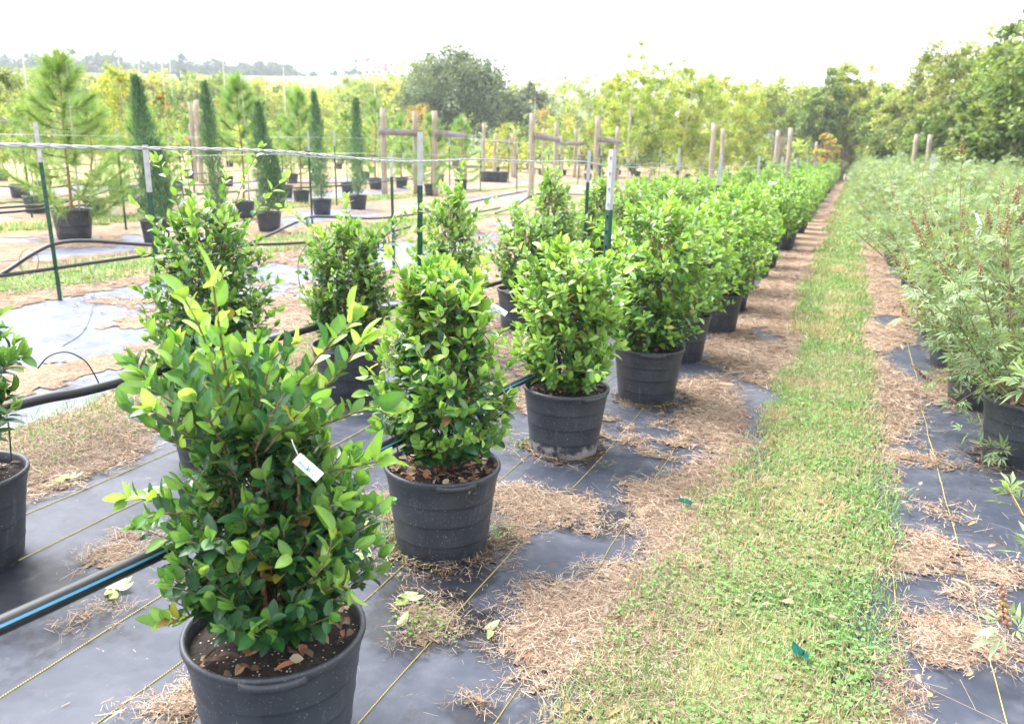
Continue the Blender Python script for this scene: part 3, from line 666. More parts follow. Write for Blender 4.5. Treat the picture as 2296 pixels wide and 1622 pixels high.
# --- second row, individuals
shrub('dark ligustrum shrub cut off by the left edge, in a pot of pale grit', -2.72, 1.76, 505, [(.46, .10), (.55, .20), (.70, .24), (.82, .19), (.92, .08)], 130, .060, .05, .35, G2, [(-20, .15, .7, .34, .86, 5), (-30, .15, .6, .32, .70, 5)], True, 0, 1)
shrub('slim dark ligustrum shrub with tall bright whips, standing directly behind the nearest shrub', -2.62, 2.90, 606, [(.37, .18), (.5, .26), (.7, .27), (.9, .25), (1.06, .21), (1.17, .06)], 300, .046, .10, .45, G2,
      [(150, .08, .95, .26, 1.45, 9), (190, .06, .95, .20, 1.36, 8), (20, .08, .95, .26, 1.42, 9), (50, .1, .9, .36, 1.30, 8), (10, .05, 1., .12, 1.3, 7), (-40, .12, .6, .45, .95, 7), (-30, .1, .6, .42, .78, 6), (200, .1, .9, .3, 1.18, 7)], False, 0)
shrub('dark ligustrum shrub with two long thin whips reaching toward the green posts', -2.62, 4.02, 707, [(.37, .16), (.48, .22), (.64, .25), (.80, .24), (.92, .20), (1.02, .06)], 280, .045, .12, .6, G2,
      [(215, .1, .85, .34, 1.12, 8), (25, .1, .8, .42, 1.12, 10), (5, .1, .8, .45, 1.02, 9), (30, .1, .85, .25, 1.05, 6), (120, .05, 1., .1, 1.16, 5)], False, 0)
V5 = shrub('bright pointed ligustrum shrub with a tall leafy tip behind the scorched columnar one', -2.55, 5.20, 808, [(.37, .14), (.5, .24), (.66, .28), (.86, .25), (1.02, .16), (1.18, .05)], 200, .048, .45, .95, G2, [(60, .05, 1.0, .1, 1.34, 7), (200, .1, .9, .28, 1.18, 6), (20, .1, .9, .3, 1.12, 6)], False, 0)
V6 = shrub('dark rounded ligustrum shrub in second row right of the tall pointed one', -2.46, 6.40, 909, [(.37, .15), (.5, .24), (.7, .26), (.86, .22), (1.0, .07)], 180, .048, .15, .75, G2, (), False, 0)
V7 = shrub('fifth ligustrum shrub from the camera in the row beside the grass path', -1.05, 5.98, 910, [(.36, .22), (.46, .33), (.62, .38), (.80, .38), (.96, .33), (1.12, .10)], 220, .054, .4, 1.0, G1, [(-60, .2, .5, .46, .52, 6), (180, .2, .9, .42, 1.2, 7)], False, R_(40))
V8 = shrub('sixth ligustrum shrub from the camera in the row beside the grass path', -.96, 7.12, 911, [(.35, .24), (.44, .35), (.58, .40), (.76, .39), (.92, .33), (1.06, .10)], 220, .054, .4, 1.0, G1, [(-30, .2, .6, .5, .72, 6)], False, R_(10))
kids(); rr = random.Random(5); PRO = [V5, V6, V7, V8]
for row, (x0, dx, y, st, k) in enumerate(((-.97, -.0, 8.3, 1.16, 7), (-2.5, -.0, 7.55, 1.16, 6))):
    while y < 66:
        o = copy_tree(PRO[rr.choice((0, 2, 2, 3, 3)) if row == 0 else rr.choice((0, 1, 2, 3))])
        o.location = (x0 + rr.uniform(-.1, .1) - .008 * (y - 8), y + rr.uniform(-.12, .12), 0); o.rotation_euler = (0, 0, rr.uniform(0, 6.28)); s = rr.uniform(.92, 1.1); o.scale = (s, s, s * rr.uniform(.95, 1.05))
        o['group'] = (G1, G2)[row]
        if k <= 14: o['label'] = '%s ligustrum shrub from the camera in the %s' % (ORD[k - 1], ('row beside the grass path', 'second row, left of the path-side row')[row])
        else: o['label'] = ('distant ligustrum shrub merging into the hedge line near the far end of the path', 'distant ligustrum shrub in the far part of the second row, nearly hidden')[row]
        y += st; k += 1

# ------------------------------------------------------------------ plant tags
def letter_mesh(txt, size):
    cu = bpy.data.curves.new('txt', 'FONT'); cu.body = txt; cu.size = size; cu.align_x = 'CENTER'
    o = bpy.data.objects.new('txt', cu); C.collection.objects.link(o); dg = bpy.context.evaluated_depsgraph_get()
    me = bpy.data.meshes.new_from_object(o.evaluated_get(dg))
    V = np.array([v.co[:] for v in me.vertices]); F = [tuple(p.vertices) for p in me.polygons]
    bpy.data.objects.remove(o); bpy.data.curves.remove(cu); bpy.data.meshes.remove(me); return V, F
def plant_tag(label, c, ex, ey, Lx, Ly, lettering=True):
    """ex along the writing, ey up the letters"""
    ex = unit(np.array(ex, float)); ey = np.array(ey, float); ey = unit(ey - ex * (ey @ ex)); ez = np.cross(ex, ey)
    r = thing('plant_tag', label, 'tag', (0, 0, 0), 0, 'white plant tags hanging in the shrubs')
    r.matrix_world = Matrix([[ex[i], ey[i], ez[i], c[i]] for i in range(3)] + [[0, 0, 0, 1]])
    n = 9; x = np.linspace(-Lx / 2, Lx / 2, n); z = .0015 * np.cos(x / Lx * 5)
    V = np.concatenate([np.c_[x, np.full(n, s * Ly / 2), z + d] for d in (0, -.0006) for s in (-1, 1)])
    k = np.arange(n - 1); F = [(a, a + 1, n + a + 1, n + a) for a in k] + [(2 * n + a + 1, 2 * n + a, 3 * n + a, 3 * n + a + 1) for a in k] + [(a, 2 * n + a, 2 * n + a + 1, a + 1) for a in k] + [(n + a + 1, 3 * n + a + 1, 3 * n + a, n + a) for a in k]
    build('card', [(V, F, None)], M['white'], r)
    st = np.linspace(0, 1, 8)[:, None] * np.array([[-.03, .014, .008]]); st = st + np.array([-Lx / 2, Ly * .25, 0]); st[:, 2] += .01 * np.sin(np.linspace(0, 3, 8))
    build('strap', [tube(st, .0012, 5)], M['white'], r)
    if lettering:
        lv, lf = letter_mesh('PERMA', .0078); w = lv[:, 0].max() - lv[:, 0].min(); P = []
        big = letter_mesh('P', .0108); 
        for t, s, xx in (('P', .0112, -.0215), ('ERMA', .0078, -.0105), ('V', .0140, .0005), ('ISTA', .0078, .0105)):
            v, f = letter_mesh(t, s); v = v + np.array([xx + .003, -.0075, .0021]); P.append((v, f, None))
        build('lettering', P, M['teal'], r, smooth=False)
        t = np.linspace(0, 1, 26); sp = np.c_[.0125 + .0028 * t * np.cos(t * 9), .0045 + .0028 * t * np.sin(t * 9), np.full(26, .0024)]
        build('curl', [tube(sp, .00045, 4)], M['purple'], r)
        a = np.linspace(0, 1, 10); l1 = np.c_[.0045 + .006 * a ** 2, -.004 + .0075 * a, np.full(10, .0023)]; l2 = np.c_[.0035 - .005 * a ** 2, -.004 + .008 * a, np.full(10, .0023)]
        build('sprout', [tube(l1, .0005, 4), tube(l2, .0005, 4)], M['teal'], r)
        q = np.linspace(0, 1, 60); sc = np.c_[-.010 + .014 * q, .0045 + .0016 * np.sin(q * 34), np.full(60, .0023)]
        build('script_line', [tube(sc, .00022, 3)], M['greyprint'], r)
    return r
c = pz(690, 1047, 1.70)
plant_tag('white plastic tag with teal lettering hanging in the nearest shrub', c, pz(720, 1072, 1.69) - pz(665, 1024, 1.70), pz(705, 1028, 1.71) - pz(680, 1056, 1.70), .066, .024)
plant_tag('white tag with faint teal lettering in the scorched columnar shrub', pz(1118, 694, 2.90), pz(1140, 708, 2.9) - pz(1100, 684, 2.9), pz(1125, 680, 2.92) - pz(1112, 706, 2.9), .062, .022)
plant_tag('small white tag hanging right of the third shrub', pz(1384, 675, 3.85), pz(1400, 690, 3.85) - pz(1366, 664, 3.85), pz(1392, 664, 3.87) - pz(1378, 684, 3.85), .062, .022)
plant_tag('tiny white tag far down the path-side shrub row', pz(1731, 411, 10.2), pz(1750, 413, 10.2) - pz(1715, 410, 10.2), pz(1731, 405, 10.2) - pz(1731, 415, 10.2), .09, .035, False)

# ------------------------------------------------------------------ irrigation pipes, drip tubes, wires
def smooth(pts, n=60):
    P = np.array(pts, float); m = len(P); t = np.linspace(0, m - 1, n); i = np.clip(t.astype(int), 0, m - 2); u = (t - i)[:, None]
    g = lambda k: P[np.clip(k, 0, m - 1)]
    p0, p1, p2, p3 = g(i - 1), g(i), g(i + 1), g(i + 2)
    return .5 * (2 * p1 + (p2 - p0) * u + (2 * p0 - 5 * p1 + 4 * p2 - p3) * u ** 2 + (3 * p1 - p0 - 3 * p2 + p3) * u ** 3)
def pipe(label, pts, r, stripe=False, n=80):
    P = smooth(pts, n)
    if stripe:
        root = thing('irrigation_pipe', label, 'pipe', P[0]); Q = P - P[0]
        build('tube', [tube(Q, r, 16)], M['pipe'], root)
        T = np.gradient(Q, axis=0); T = unit(T); sd = unit(np.cross(T, [0, 0, 1.0])); v = unit(sd * .9 + np.array([0, 0, .42])); b = np.cross(T, v)
        V = np.concatenate([Q + v * (r + .0006) * math.cos(.15) + b * r * .15 * s for s in (-1, 1)]); k = np.arange(n - 1)
        build('blue_stripe', [(V, [np.stack([k, k + 1, n + k + 1, n + k], 1)], None)], M['blue'], root)
        return root
    return tag(build('irrigation_pipe', [tube(P, r, 12)], M['pipe']), label, 'pipe')
pipe('black pipe with a light blue stripe running through the front shrub row', [(-1.38, .35, .63), (-1.36, .92, .585), (-1.36, 1.28, .555), (-1.37, 2.12, .485), (-1.37, 2.40, .465), (-1.37, 3.63, .38), (-1.36, 3.95, .35), (-1.33, 4.9, .40), (-1.3, 8, .42), (-1.4, 30, .42)], .0185, True, 140)
pipe('black pipe running behind the second shrub row', [(-2.72, .5, .55), (-2.7, 1.93, .52), (-2.7, 2.39, .49), (-2.7, 3.55, .47), (-2.7, 4.62, .44), (-2.7, 6.58, .36), (-2.7, 9, .4), (-2.8, 30, .4)], .0195, False, 120)
def gp(*p): return [gnd(x, y, z) for x, y, z in p]
pipe('low straight black pipe beyond the second shrub row', gp((-200, 640, .30), (0, 618, .30), (310, 575, .30), (535, 551, .29), (660, 545, .28), (840, 533, .24), (900, 513, .30), (1050, 480, .32), (1120, 466, .32)), .018)
pipe('black pipe bent up and tied to the leftmost green post', [pxx(-60, 650, -6.62), pxx(20, 604, -6.62), pxx(70, 571, -6.62), pxx(125, 546, -6.62), pxx(200, 540, -6.62), pxx(335, 549, -6.62), pxx(470, 555, -6.62), pxx(535, 553, -6.6), pxx(600, 528, -6.6), pxx(660, 500, -6.6), pxx(700, 486, -6.6), pxx(760, 487, -6.6), pxx(850, 489, -6.6), pxx(960, 475, -6.6), pxx(1060, 452, -6.6), pxx(1180, 428, -6.6)], .018)
pipe('black pipe crossing in front of the potted pine, upper of two', gp((-150, 475, .45), (0, 466, .45), (125, 456, .45), (200, 440, .5), (270, 420, .55), (330, 415, .5), (480, 414, .4), (600, 405, .4), (700, 410, .3), (800, 407, .35), (930, 395, .45), (985, 388, .5)), .018)
pipe('black pipe crossing in front of the potted pine, lower of two', gp((-150, 482, .45), (0, 477, .45), (125, 466, .45), (250, 453, .45), (365, 440, .45), (480, 433, .45), (620, 423, .45), (730, 418, .45), (850, 408, .45), (940, 398, .5), (985, 386, .55)), .018)
pipe('far black pipe at the left passing behind the small leafy tree', gp((-100, 420, .4), (0, 418, .4), (110, 420, .4), (200, 412, .4), (400, 392, .4), (600, 380, .4), (760, 375, .4)), .02)
pipe('black pipe swept up to the middle wooden brace', gp((1110, 478, .15), (1150, 465, .2), (1190, 440, .5), (1225, 433, .55), (1300, 436, .4), (1400, 430, .4)), .018, False, 40)
def drip(label, pts, r=.0028, n=26): return tag(build('drip_tube', [tube(smooth(pts, n), r, 6)], M['pipe']), label, 'drip tube', 'thin black drip tubes')
drip('thin black drip tube arching over the straw behind the nearest shrub', [pz(84, 826, 3.1), pz(110, 798, 3.12), pz(150, 789, 3.15), pz(190, 808, 3.2), pz(212, 840, 3.22), pz(221, 858, 3.25)])
drip('thin drip tube dropping straight from the second row pipe into the left edge pot', [pz(12, 915, 3.05), pz(20, 960, 3.0), pz(24, 1010, 3.0), pz(26, 1050, 3.0), pz(26, 1075, 3.0)])
drip('thin drip tube dropping into the left of the second pot', [pz(845, 905, 3.0), pz(862, 945, 2.92), pz(880, 980, 2.87), pz(890, 1000, 2.85), pz(893, 1030, 2.85)])
drip('thin drip tube curving into the back of the third pot', [pz(1142, 745, 4.5), pz(1165, 742, 4.4), pz(1185, 765, 4.3), pz(1200, 800, 4.2), pz(1215, 835, 4.15), pz(1225, 860, 4.1)])
drip('thin drip tube hanging from the low pipe to the pale fabric', [gnd(212, 585, .30), gnd(212, 640, .15), gnd(205, 700, .02), gnd(185, 745, .012), gnd(140, 775, .012)], .0025)
drip('drip tube coiled in a ring under the bent pipe', [pz(65 + 22 * math.cos(a), 586 + 28 * math.sin(a), 6.3) for a in np.linspace(0, 6.3, 14)], .0025, 40)
drip('thin drip tube curling beside the nearest tag', [pz(715, 1005, 2.05), pz(730, 1025, 2.02), pz(738, 1045, 2.0), pz(740, 1075, 2.0)])
drip('faint drip tube looping left of the shrub with two whips', [pz(690, 545, 4.7), pz(672, 575, 4.7), pz(668, 610, 4.7), pz(676, 650, 4.7), pz(700, 690, 4.7)], .002)
def twisted(label, pts, r=.0017, rad=.0020, pitch=.085, y_end=14):
    P = smooth(pts, 400); d = np.concatenate([[0], np.cumsum(np.linalg.norm(np.diff(P, axis=0), axis=1))])
    m = int(d[-1] / (pitch / 9)); m = min(m, 2600); s = np.linspace(0, d[-1], m); Q = np.stack([np.interp(s, d, P[:, k]) for k in range(3)], 1)
    T = unit(np.gradient(Q, axis=0)); a = unit(np.cross(T, [0, 0, 1.0])); b = np.cross(T, a); parts = []
    for ph in (0, math.pi):
        w = s / pitch * 6.283 + ph; parts.append(tube(Q + rad * (np.cos(w)[:, None] * a + np.sin(w)[:, None] * b), r, 5))
    return tag(build('twisted_wire', parts, M['wire']), label, 'wire')
wob = lambda y, i: .010 * math.sin(y * 2.1 + i) + .007 * math.sin(y * 5.3 + i * 2)
twisted('nearest twisted wire strung over the front shrub row', [(-1.25, y, np.interp(y, [0, 2, 4.5, 8, 30], [1.445, 1.435, 1.39, 1.34, 1.34]) + wob(y, 0)) for y in np.arange(.4, 20, .6)])
twisted('twisted wire strung over the second shrub row', [(-2.6, y, np.interp(y, [0, 2, 4.5, 8, 30], [1.44, 1.425, 1.39, 1.325, 1.32]) + wob(y, 2)) for y in np.arange(.8, 22, .6)])
def wire(label, pts, r=.003): return tag(build('wire', [tube(smooth(pts, 40), r, 5)], M['wire']), label, 'wire')
wire('thin wire strung between the posts in front of the cypresses', [pz(-100, 300, 10), pz(110, 303, 9.5), pz(283, 306, 14), pz(411, 307, 16), pz(700, 308, 16), pz(870, 312, 18)])
wire('slack thin wire behind the second green post', [pz(400, 350, 10), pz(700, 345, 10), pz(880, 345, 10.2), pz(1158, 352, 14), pz(1500, 358, 16)], .0025)
wire('far thin wire between the wooden braces', [pz(862, 300, 26), pz(1000, 307, 26), pz(1190, 322, 25), pz(1340, 335, 27)], .004)

# ------------------------------------------------------------------ steel T posts
def tpost(h, split):
    r = thing('t_post', 'x', 'post')
    def prism(z0, z1, lean=0):
        s = [(-.0175, 0), (.0175, 0), (.0175, .0045), (.0035, .0045), (.0035, .034), (-.0035, .034), (-.0035, .0045), (-.0175, .0045)]
        V = np.array([(x, y, z) for z in (z0, z1) for x, y in s]); n = 8
        return V, [(i, (i + 1) % n, n + (i + 1) % n, n + i) for i in range(n)] + [tuple(range(n))[::-1], tuple(range(n, 2 * n))], None
    st = lambda z0, z1: [box((0, -.005, z), (.011, .010, .012)) for z in np.arange(z0, z1, .055)]
    build('painted_shaft', [prism(-.05, h - split)] + st(.1, h - split - .02), M['green'], r, smooth=False)
    build('bare_top', [prism(h - split, h)] + st(h - split + .02, h - .02), M['silver'], r, smooth=False)
    return r
GP = 'steel T posts with bare metal tops'
TP = tpost(1.0, .215); kids(); first = [True]
def post(label, x, y, h, rz=0., lean=(0, 0)):
    o = TP if first[0] else copy_tree(TP); first[0] = False
    o.location = (x, y, 0); o.scale = (1, 1, h); o.rotation_euler = (lean[1], lean[0], rz); tag(o, label, 'post', GP); return o
face = R_(21)
g = gnd(135, 675); post('leftmost green post, tied to the bent black pipe', g[0], g[1], 1.57, face, (-.035, 0))
post('green post with holed silver top, standing behind the tall bright whips', -4.33, 4.34, 1.42, face + .2, (-.02, 0))
post('thick green post just left of the scorched columnar shrub', -2.60, 4.86, 1.55, face)
post('green post with studs in front, between the third and fourth shrubs', -1.22, 4.42, 1.475, face - 1.0)
def postpx(label, px, pt, pb, rz=face):
    g = gnd(px, pb); d = math.hypot(g[0], g[1]); post(label, g[0], g[1], ztop(px, pt, d), rz, (-.02, 0))
postpx('thinner green post left of the thick one, in front of dirt and straw', 883, 340, 597)
postpx('green post far left, against the small leafy potted tree', 72, 284, 490); postpx('green post right of the big potted pine', 283, 288, 518); postpx('green post left of the second cypress, far back', 411, 291, 447)
postpx('pale green post close beside the second cypress', 437, 278, 444); postpx('green post just left of the fourth cypress', 700, 293, 503); postpx('green post between the fourth and fifth cypresses', 755, 291, 462)
postpx('green post right of the third cypress', 637, 284, 440); postpx('green post between the two middle wooden braces', 1008, 300, 433); postpx('green post right of the pot behind the second brace', 1158, 320, 434)
postpx('slim green post left of the third wooden brace', 1185, 318, 432); postpx('slim far green post behind the third brace', 1140, 308, 412)
post('silver topped post in second row, left of the studded one', -2.56, 8.45, 1.47, face); post('silver post top showing over the second row, right of the studded post', -2.5, 12.9, 1.55, face)
for i, y in enumerate((9.1, 13.2, 18.0, 23, 29, 36)): post('silver post top poking out of the path-side row, %s along it' % ('first', 'second', 'third', 'fourth', 'fifth', 'sixth')[i], -1.25 - .008 * y, y, 1.47, face)
post('tilted silver post top standing in the grey green plants at the right edge', .93, 5.1, 1.40, face, (.06, 0)); post('silver post top far along the grey green row', .85, 11.5, 1.55, face)
for i, (px, d, h) in enumerate([(1348, 26, 1.7), (1385, 33, 1.7), (1425, 30, 1.7), (1480, 36, 1.7), (1255, 34, 1.7), (1230, 31, 1.7), (1078, 30, 1.75), (1298, 38, 1.7)]):
    p = at(px, d); post('slim silver topped post among the far saplings, %s from the left' % ('sixth', 'seventh', 'eighth', 'ninth', 'third', 'second', 'first', 'fourth')[i], p[0], p[1], h, face)

# ------------------------------------------------------------------ wooden braces and posts
def wpost(root, p, h, r=.075, seed=0):
    g = np.random.default_rng(seed); z = np.linspace(-.05, h, 9); P = np.c_[p[0] + g.normal(0, .008, 9) - .018 * z, p[1] + g.normal(0, .008, 9), z]
    return build('post', [tube(P, r * np.linspace(1.06, .94, 9), 12)], M['wood'], root)
def brace(label, a, b, ha, hb, bar=True, seed=0, over=.4):
    a, b = np.array(a), np.array(b); o = thing('wooden_brace', label, 'post', a, 0, 'wooden end post braces')
    wpost(o, (0, 0), ha, .085, seed); d = b - a; wpost(o, d, hb, .08, seed + 1)
    if bar:
        L = np.linalg.norm(d[:2]); ang = math.atan2(d[1], d[0]); m = d / 2; side = np.array([math.sin(ang), -math.cos(ang)]) * .10
        build('crossbar', [box((m[0] + side[0], m[1] + side[1], 1.86), (L + over, .05, .19), ang)], M['board'], o)
    return o
brace('leftmost of the four tall wooden braces, left of the fifth cypress pot', gnd(862, 436), gnd(932, 436), 2.55, 2.5, True, 1)
brace('wooden brace second from left, standing by a black pot', gnd(976, 441), gnd(1041, 425), 2.5, 2.5, True, 3, .9)
brace('middle wooden brace with an iron bracket, pipe tied at its foot', gnd(1190, 449), gnd(1243, 425), 2.5, 2.5, True, 5)
brace('wooden brace right of the middle one, behind the studded post', gnd(1333, 440), gnd(1378, 425), 2.6, 2.45, True, 7)
brace('far pale wooden brace left of the second cypress', gnd(453, 412), gnd(440, 408), 2.75, 2.7, True, 9, 1.2)
brace('grey wooden brace at the far left edge', at(-30, 30), at(95, 31), 1.95, 1.95, True, 11, .4)
def lone(label, px, d, h, seed, n=1):
    p = at(px, d); o = thing('wooden_post', label, 'post', p, 0, 'single weathered wooden posts'); wpost(o, (0, 0), h, .085, seed); return o
for i, (px, d, pt, lab) in enumerate([(1598, 30, 276, 'wooden post rising over the shrub rows, with a dark iron fitting'), (1619, 34, 288, 'wooden post just right of the one with an iron fitting'), (1741, 36, 292, 'thin wooden post left of the leaning one, near the bare twiggy shrub'), (1769, 33, 287, 'stout wooden post leaning right above the path-side row'),
                              (1828, 58, 318, 'first of three short wooden posts near the path end'), (1840, 62, 325, 'second of three short wooden posts near the path end'), (1850, 66, 329, 'third of three short wooden posts near the path end'), (2050, 33, 302, 'pale wooden post among the grey green plants, left of a pair'), (2080, 34, 302, 'pale wooden post among the grey green plants, right of a pair'),
                              (2241, 32, 302, 'wooden post over the grey green plants near the right edge'), (1085, 40, 276, 'far slim wooden post right of the second brace'), (1155, 45, 290, 'far slim wooden post left of the middle brace'), (1218, 50, 288, 'far slim wooden post behind the middle brace'), (1290, 48, 290, 'far slim wooden post between the middle brace and the next')]):
    lone(lab, px, d, ztop(px, pt, d), 40 + i)
for i, (px, d) in enumerate([(1110, 46), (1260, 47)]):
    p = at(px, d); q = at(px + 40, d); brace(('small distant wooden brace behind the second brace', 'small distant wooden brace behind the middle brace')[i], p, q, 2.2, 2.2, True, 70 + i)

# ------------------------------------------------------------------ cypresses, pines and other potted trees
CARD = [(-.5, 0, 0), (.5, 0, 0), (.35, .7, .06), (0, 1, 0), (-.35, .7, .06)]; CARDF = [(0, 1, 2, 3, 4)]
def cypress(label, px, py, top, seed, sc=1.0, lean=0, potw=.40, twin=False):
    p = gnd(px, py); d = math.hypot(p[0], p[1]); H = ztop(px, top, d); r = thing('potted_cypress', label, 'cypress', p, 0, 'potted columnar cypresses')
    add_pot(r, seed, 0, 40, 'pot', 0); g = np.random.default_rng(seed); parts = []; tr = []
    for (ox, h, rad, n) in ([(0, H, .165 * sc, 4200)] + ([(.22, H * .62, .12, 1800)] if twin else [])):
        t = g.random(n) ** .9; z = .36 + (h - .36) * t; a = g.uniform(0, 6.28, n)
        prof = np.interp(t, [0, .08, .3, .6, .85, 1], [.75, 1.0, 1.0, .74, .46, .12]); lump = .35 + 1.05 * vn(a * 1.6, z * 8, seed)
        rr_ = rad * prof * lump * g.uniform(.15, 1.25, n) ** .6
        q = np.c_[ox + rr_ * np.cos(a) + lean * (z - .3), rr_ * np.sin(a), z]; dirs = np.c_[np.cos(a) * .45, np.sin(a) * .45, np.ones(n)] + g.normal(0, .28, (n, 3))
        c = np.array([(.11, .21, .12), (.14, .26, .145), (.075, .16, .095), (.18, .31, .17)])[g.integers(0, 4, n)] * g.uniform(.8, 1.25, (n, 1))
        parts.append(scatter(CARD, CARDF, q, dirs, np.c_[np.cos(a), np.sin(a), np.zeros(n)] + g.normal(0, .4, (n, 3)), .012, g.uniform(.04, .10, n), c))
        tr.append(tube([(ox, 0, .30), (ox + lean * .2, 0, .5), (ox + lean * (h - .5), 0, h - .15)], [.02, .017, .004], 6))
    build('trunk', tr, M['bark'], r); build('crown', parts, M['needle'], r, smooth=False); return r
cypress('tallest dark cypress, leftmost of the columnar five', 352, 545, 175, 21, 1.15, -.085, twin=True)
cypress('narrow cypress second from the left, behind the whips', 492, 515, 188, 22, .95, -.07)
cypress('short twin-stemmed cypress, third of the columnar five', 604, 520, 232, 23, 1.05, -.07, twin=True)
cypress('dark cypress partly behind a green post, fourth of the five', 722, 482, 208, 24, 1.15, -.06)
cypress('bright green cypress, rightmost of the columnar five', 803, 470, 222, 25, 1.15, -.01)
NEED = [(-.5, 0, 0), (.5, 0, 0), (0, 1, 0)]; NEEDF = [(0, 1, 2)]
def pine(label, px, py, top, seed, wid=.75, dense=1.0, potr=1.0, stake=None, bare=.0, yellow=0):
    p = gnd(px, py); d = math.hypot(p[0], p[1]); H = ztop(px, top, d); r = thing('potted_pine', label, 'pine', p, 0, 'potted long needled pines')
    pt = add_pot(r, seed, 0, 40, 'pot', 0); 
    if potr != 1: pt.scale = (potr, potr, potr); KIDS.clear(); [o for o in r.children]
    g = np.random.default_rng(seed); z0 = .33 * potr; br = []; tip = []
    trunk = np.array([(0, 0, z0 - .05)] + [(g.normal(0, .02), g.normal(0, .02), z0 + (H - z0) * t) for t in (.25, .5, .75)] + [(0, 0, H)])
    br.append(tube(smooth(trunk, 20), np.linspace(.024, .006, 20), 6)); nb = int(27 * dense)
    for k in range(nb):
        t = bare + (1 - bare) * (k + .5) / nb; z = z0 + (H - z0) * t * .96; a = k * 2.4 + g.normal(0, .3); L = wid * (1 - t) ** .95 * g.uniform(.55, 1.15) + .08
        o = np.array([math.cos(a), math.sin(a), 0]); q = [np.array([0, 0, z]), np.array([0, 0, z]) + o * L * .55 + [0, 0, L * (.12 * min(1, 2 * t) - .10 * (t < .3))], np.array([0, 0, z]) + o * L + [0, 0, L * (.12 + .5 * t)]]
        P = smooth(q, 10); br.append(tube(P, np.linspace(.008, .003, 10), 4))
        for j in range(3, 10): tip.append((P[j], unit(P[j] - P[j - 1])))
    for j in range(10): tip.append((np.array([0, 0, H - .03 * j]), np.array([0, 0, 1.0])))
    per = 40; n = len(tip) * per; pos = np.repeat([q[0] for q in tip], per, 0); ax = np.repeat([q[1] for q in tip], per, 0)
    dd = unit(ax * g.uniform(.5, 1.3, (n, 1)) + g.normal(0, .48, (n, 3)))
    pal = np.array([(.24, .40, .12), (.19, .34, .10), (.31, .46, .15), (.14, .27, .09)] + ([(.30, .33, .08)] if yellow else []))
    build('crown', [scatter(NEED, NEEDF, pos, dd, g.normal(0, 1, (n, 3)), +.007, g.uniform(.16, .30, n), pal[g.integers(0, len(pal), n)] * g.uniform(.8, 1.2, (n, 1)))], M['needle'], r, smooth=False)
    build('trunk', br, M['pinebark'], r)
    if stake:
        hs_ = ztop(stake[0], stake[1], d); build('stake', [tube([(.09, .05, .1), (.10, .05, hs_ * .5), (.08 + (stake[0] - px) * .004, .05, hs_)], [.014, .013, .010], 6)], M['stake'], r)
        build('tie', [tube([(.02 + .04 * math.cos(a), .03 + .03 * math.sin(a), 1.55) for a in np.linspace(0, 6, 8)], .012, 5)], M['tape'], r)
    return r
pine('large bright pine in a wide black pot at left, with a pale stake', 168, 538, 128, 31, .95, 1.6, 1.32, (176, 130), 0, 1)
pine('pine with a bare reddish trunk between the second and third cypress', 548, 490, 178, 32, .75, .8, 1.0, (536, 165), .38)
pine('pine between the third and fourth cypress, bare reddish lower trunk', 676, 457, 205, 33, .8, .9, 1.0, None, .35)
pine('pine in a pot behind the big pine, mostly hidden', 215, 485, 225, 34, .9, .8)
pine('pine behind the fifth cypress, in a pot left of the first brace', 842, 425, 225, 35, 1.0, .8, 1.15, (810, 181))
pine('pine behind the first wooden brace, between its posts', 900, 422, 262, 36, 1.0, .8, 1.1)
pine('pine beside the second wooden brace, in a large pot', 967, 440, 262, 37, .9, .8, 1.1)
pine('pine in a pot between the posts of the second brace', 1033, 426, 270, 38, .9, .8, 1.1)
pine('pine behind the tallest cypress, dark gap in front', 330, 480, 250, 39, .85, .8, 1.0)
pine('far pine right of the second cypress, beyond the pale pots', 655, 412, 205, 40, 1.0, .8, 1.1, (671, 170))
def sapling(label, px, py, top, seed, pal, rad=.5, n=700, ls=.06, potr=1.0, stake=0, shape=0, low=.25, group='young potted trees in the far rows', loc=None, H=None):
    p = gnd(px, py) if loc is None else np.array(loc); d = math.hypot(p[0], p[1]); H = H or ztop(px, top, d); g = np.random.default_rng(seed)
    r = thing('potted_sapling', label, 'sapling', p, 0, group); pt = add_pot(r, 900 + seed % 4, 0, 24, 'pot', 0)
    br = [tube(smooth([(0, 0, .28), (g.normal(0, .03), g.normal(0, .03), H * .5), (0, 0, H)], 12), np.linspace(.016, .004, 12), 5)]; q = []; nb = 16
    for k in range(nb):
        t = low + (1 - low) * (k + .3) / nb; z = .3 + (H - .3) * t * .97; a = k * 2.4 + g.normal(0, .3)
        L = rad * (1 - .75 * t if shape == 0 else math.sin(math.pi * min(.98, (t - low) / (1 - low) * .85 + .15))) * g.uniform(.6, 1.15)
        P = smooth([np.array([0, 0, z]), np.array([math.cos(a) * L * .6, math.sin(a) * L * .6, z + L * .4]), np.array([math.cos(a) * L, math.sin(a) * L, z + L * .75])], 8); br.append(tube(P, np.linspace(.007, .002, 8), 4)); q += list(P[2:])
    q += [np.array([0, 0, H - .04 * j]) for j in range(6)]
    q = np.array(q)[g.integers(0, len(q), n)] + g.normal(0, .07, (n, 3)); pal = np.array(pal)
    build('crown', [scatter(CL, CLF, q, g.normal(0, 1, (n, 3)), g.normal(0, .7, (n, 3)) + [0, 0, 1], ls * .6, ls * g.uniform(.7, 1.3, n), pal[g.integers(0, len(pal), n)] * g.uniform(.75, 1.25, (n, 1)))], M['tree'], r, smooth=False)
    build('trunk', br, M['bark'], r)
    if stake: build('stake', [tube([(.07, .04, .1), (.07, .04, H * .6), (.05, .04, stake)], [.013, .012, .009], 6)], M['stake'], r)
    return r
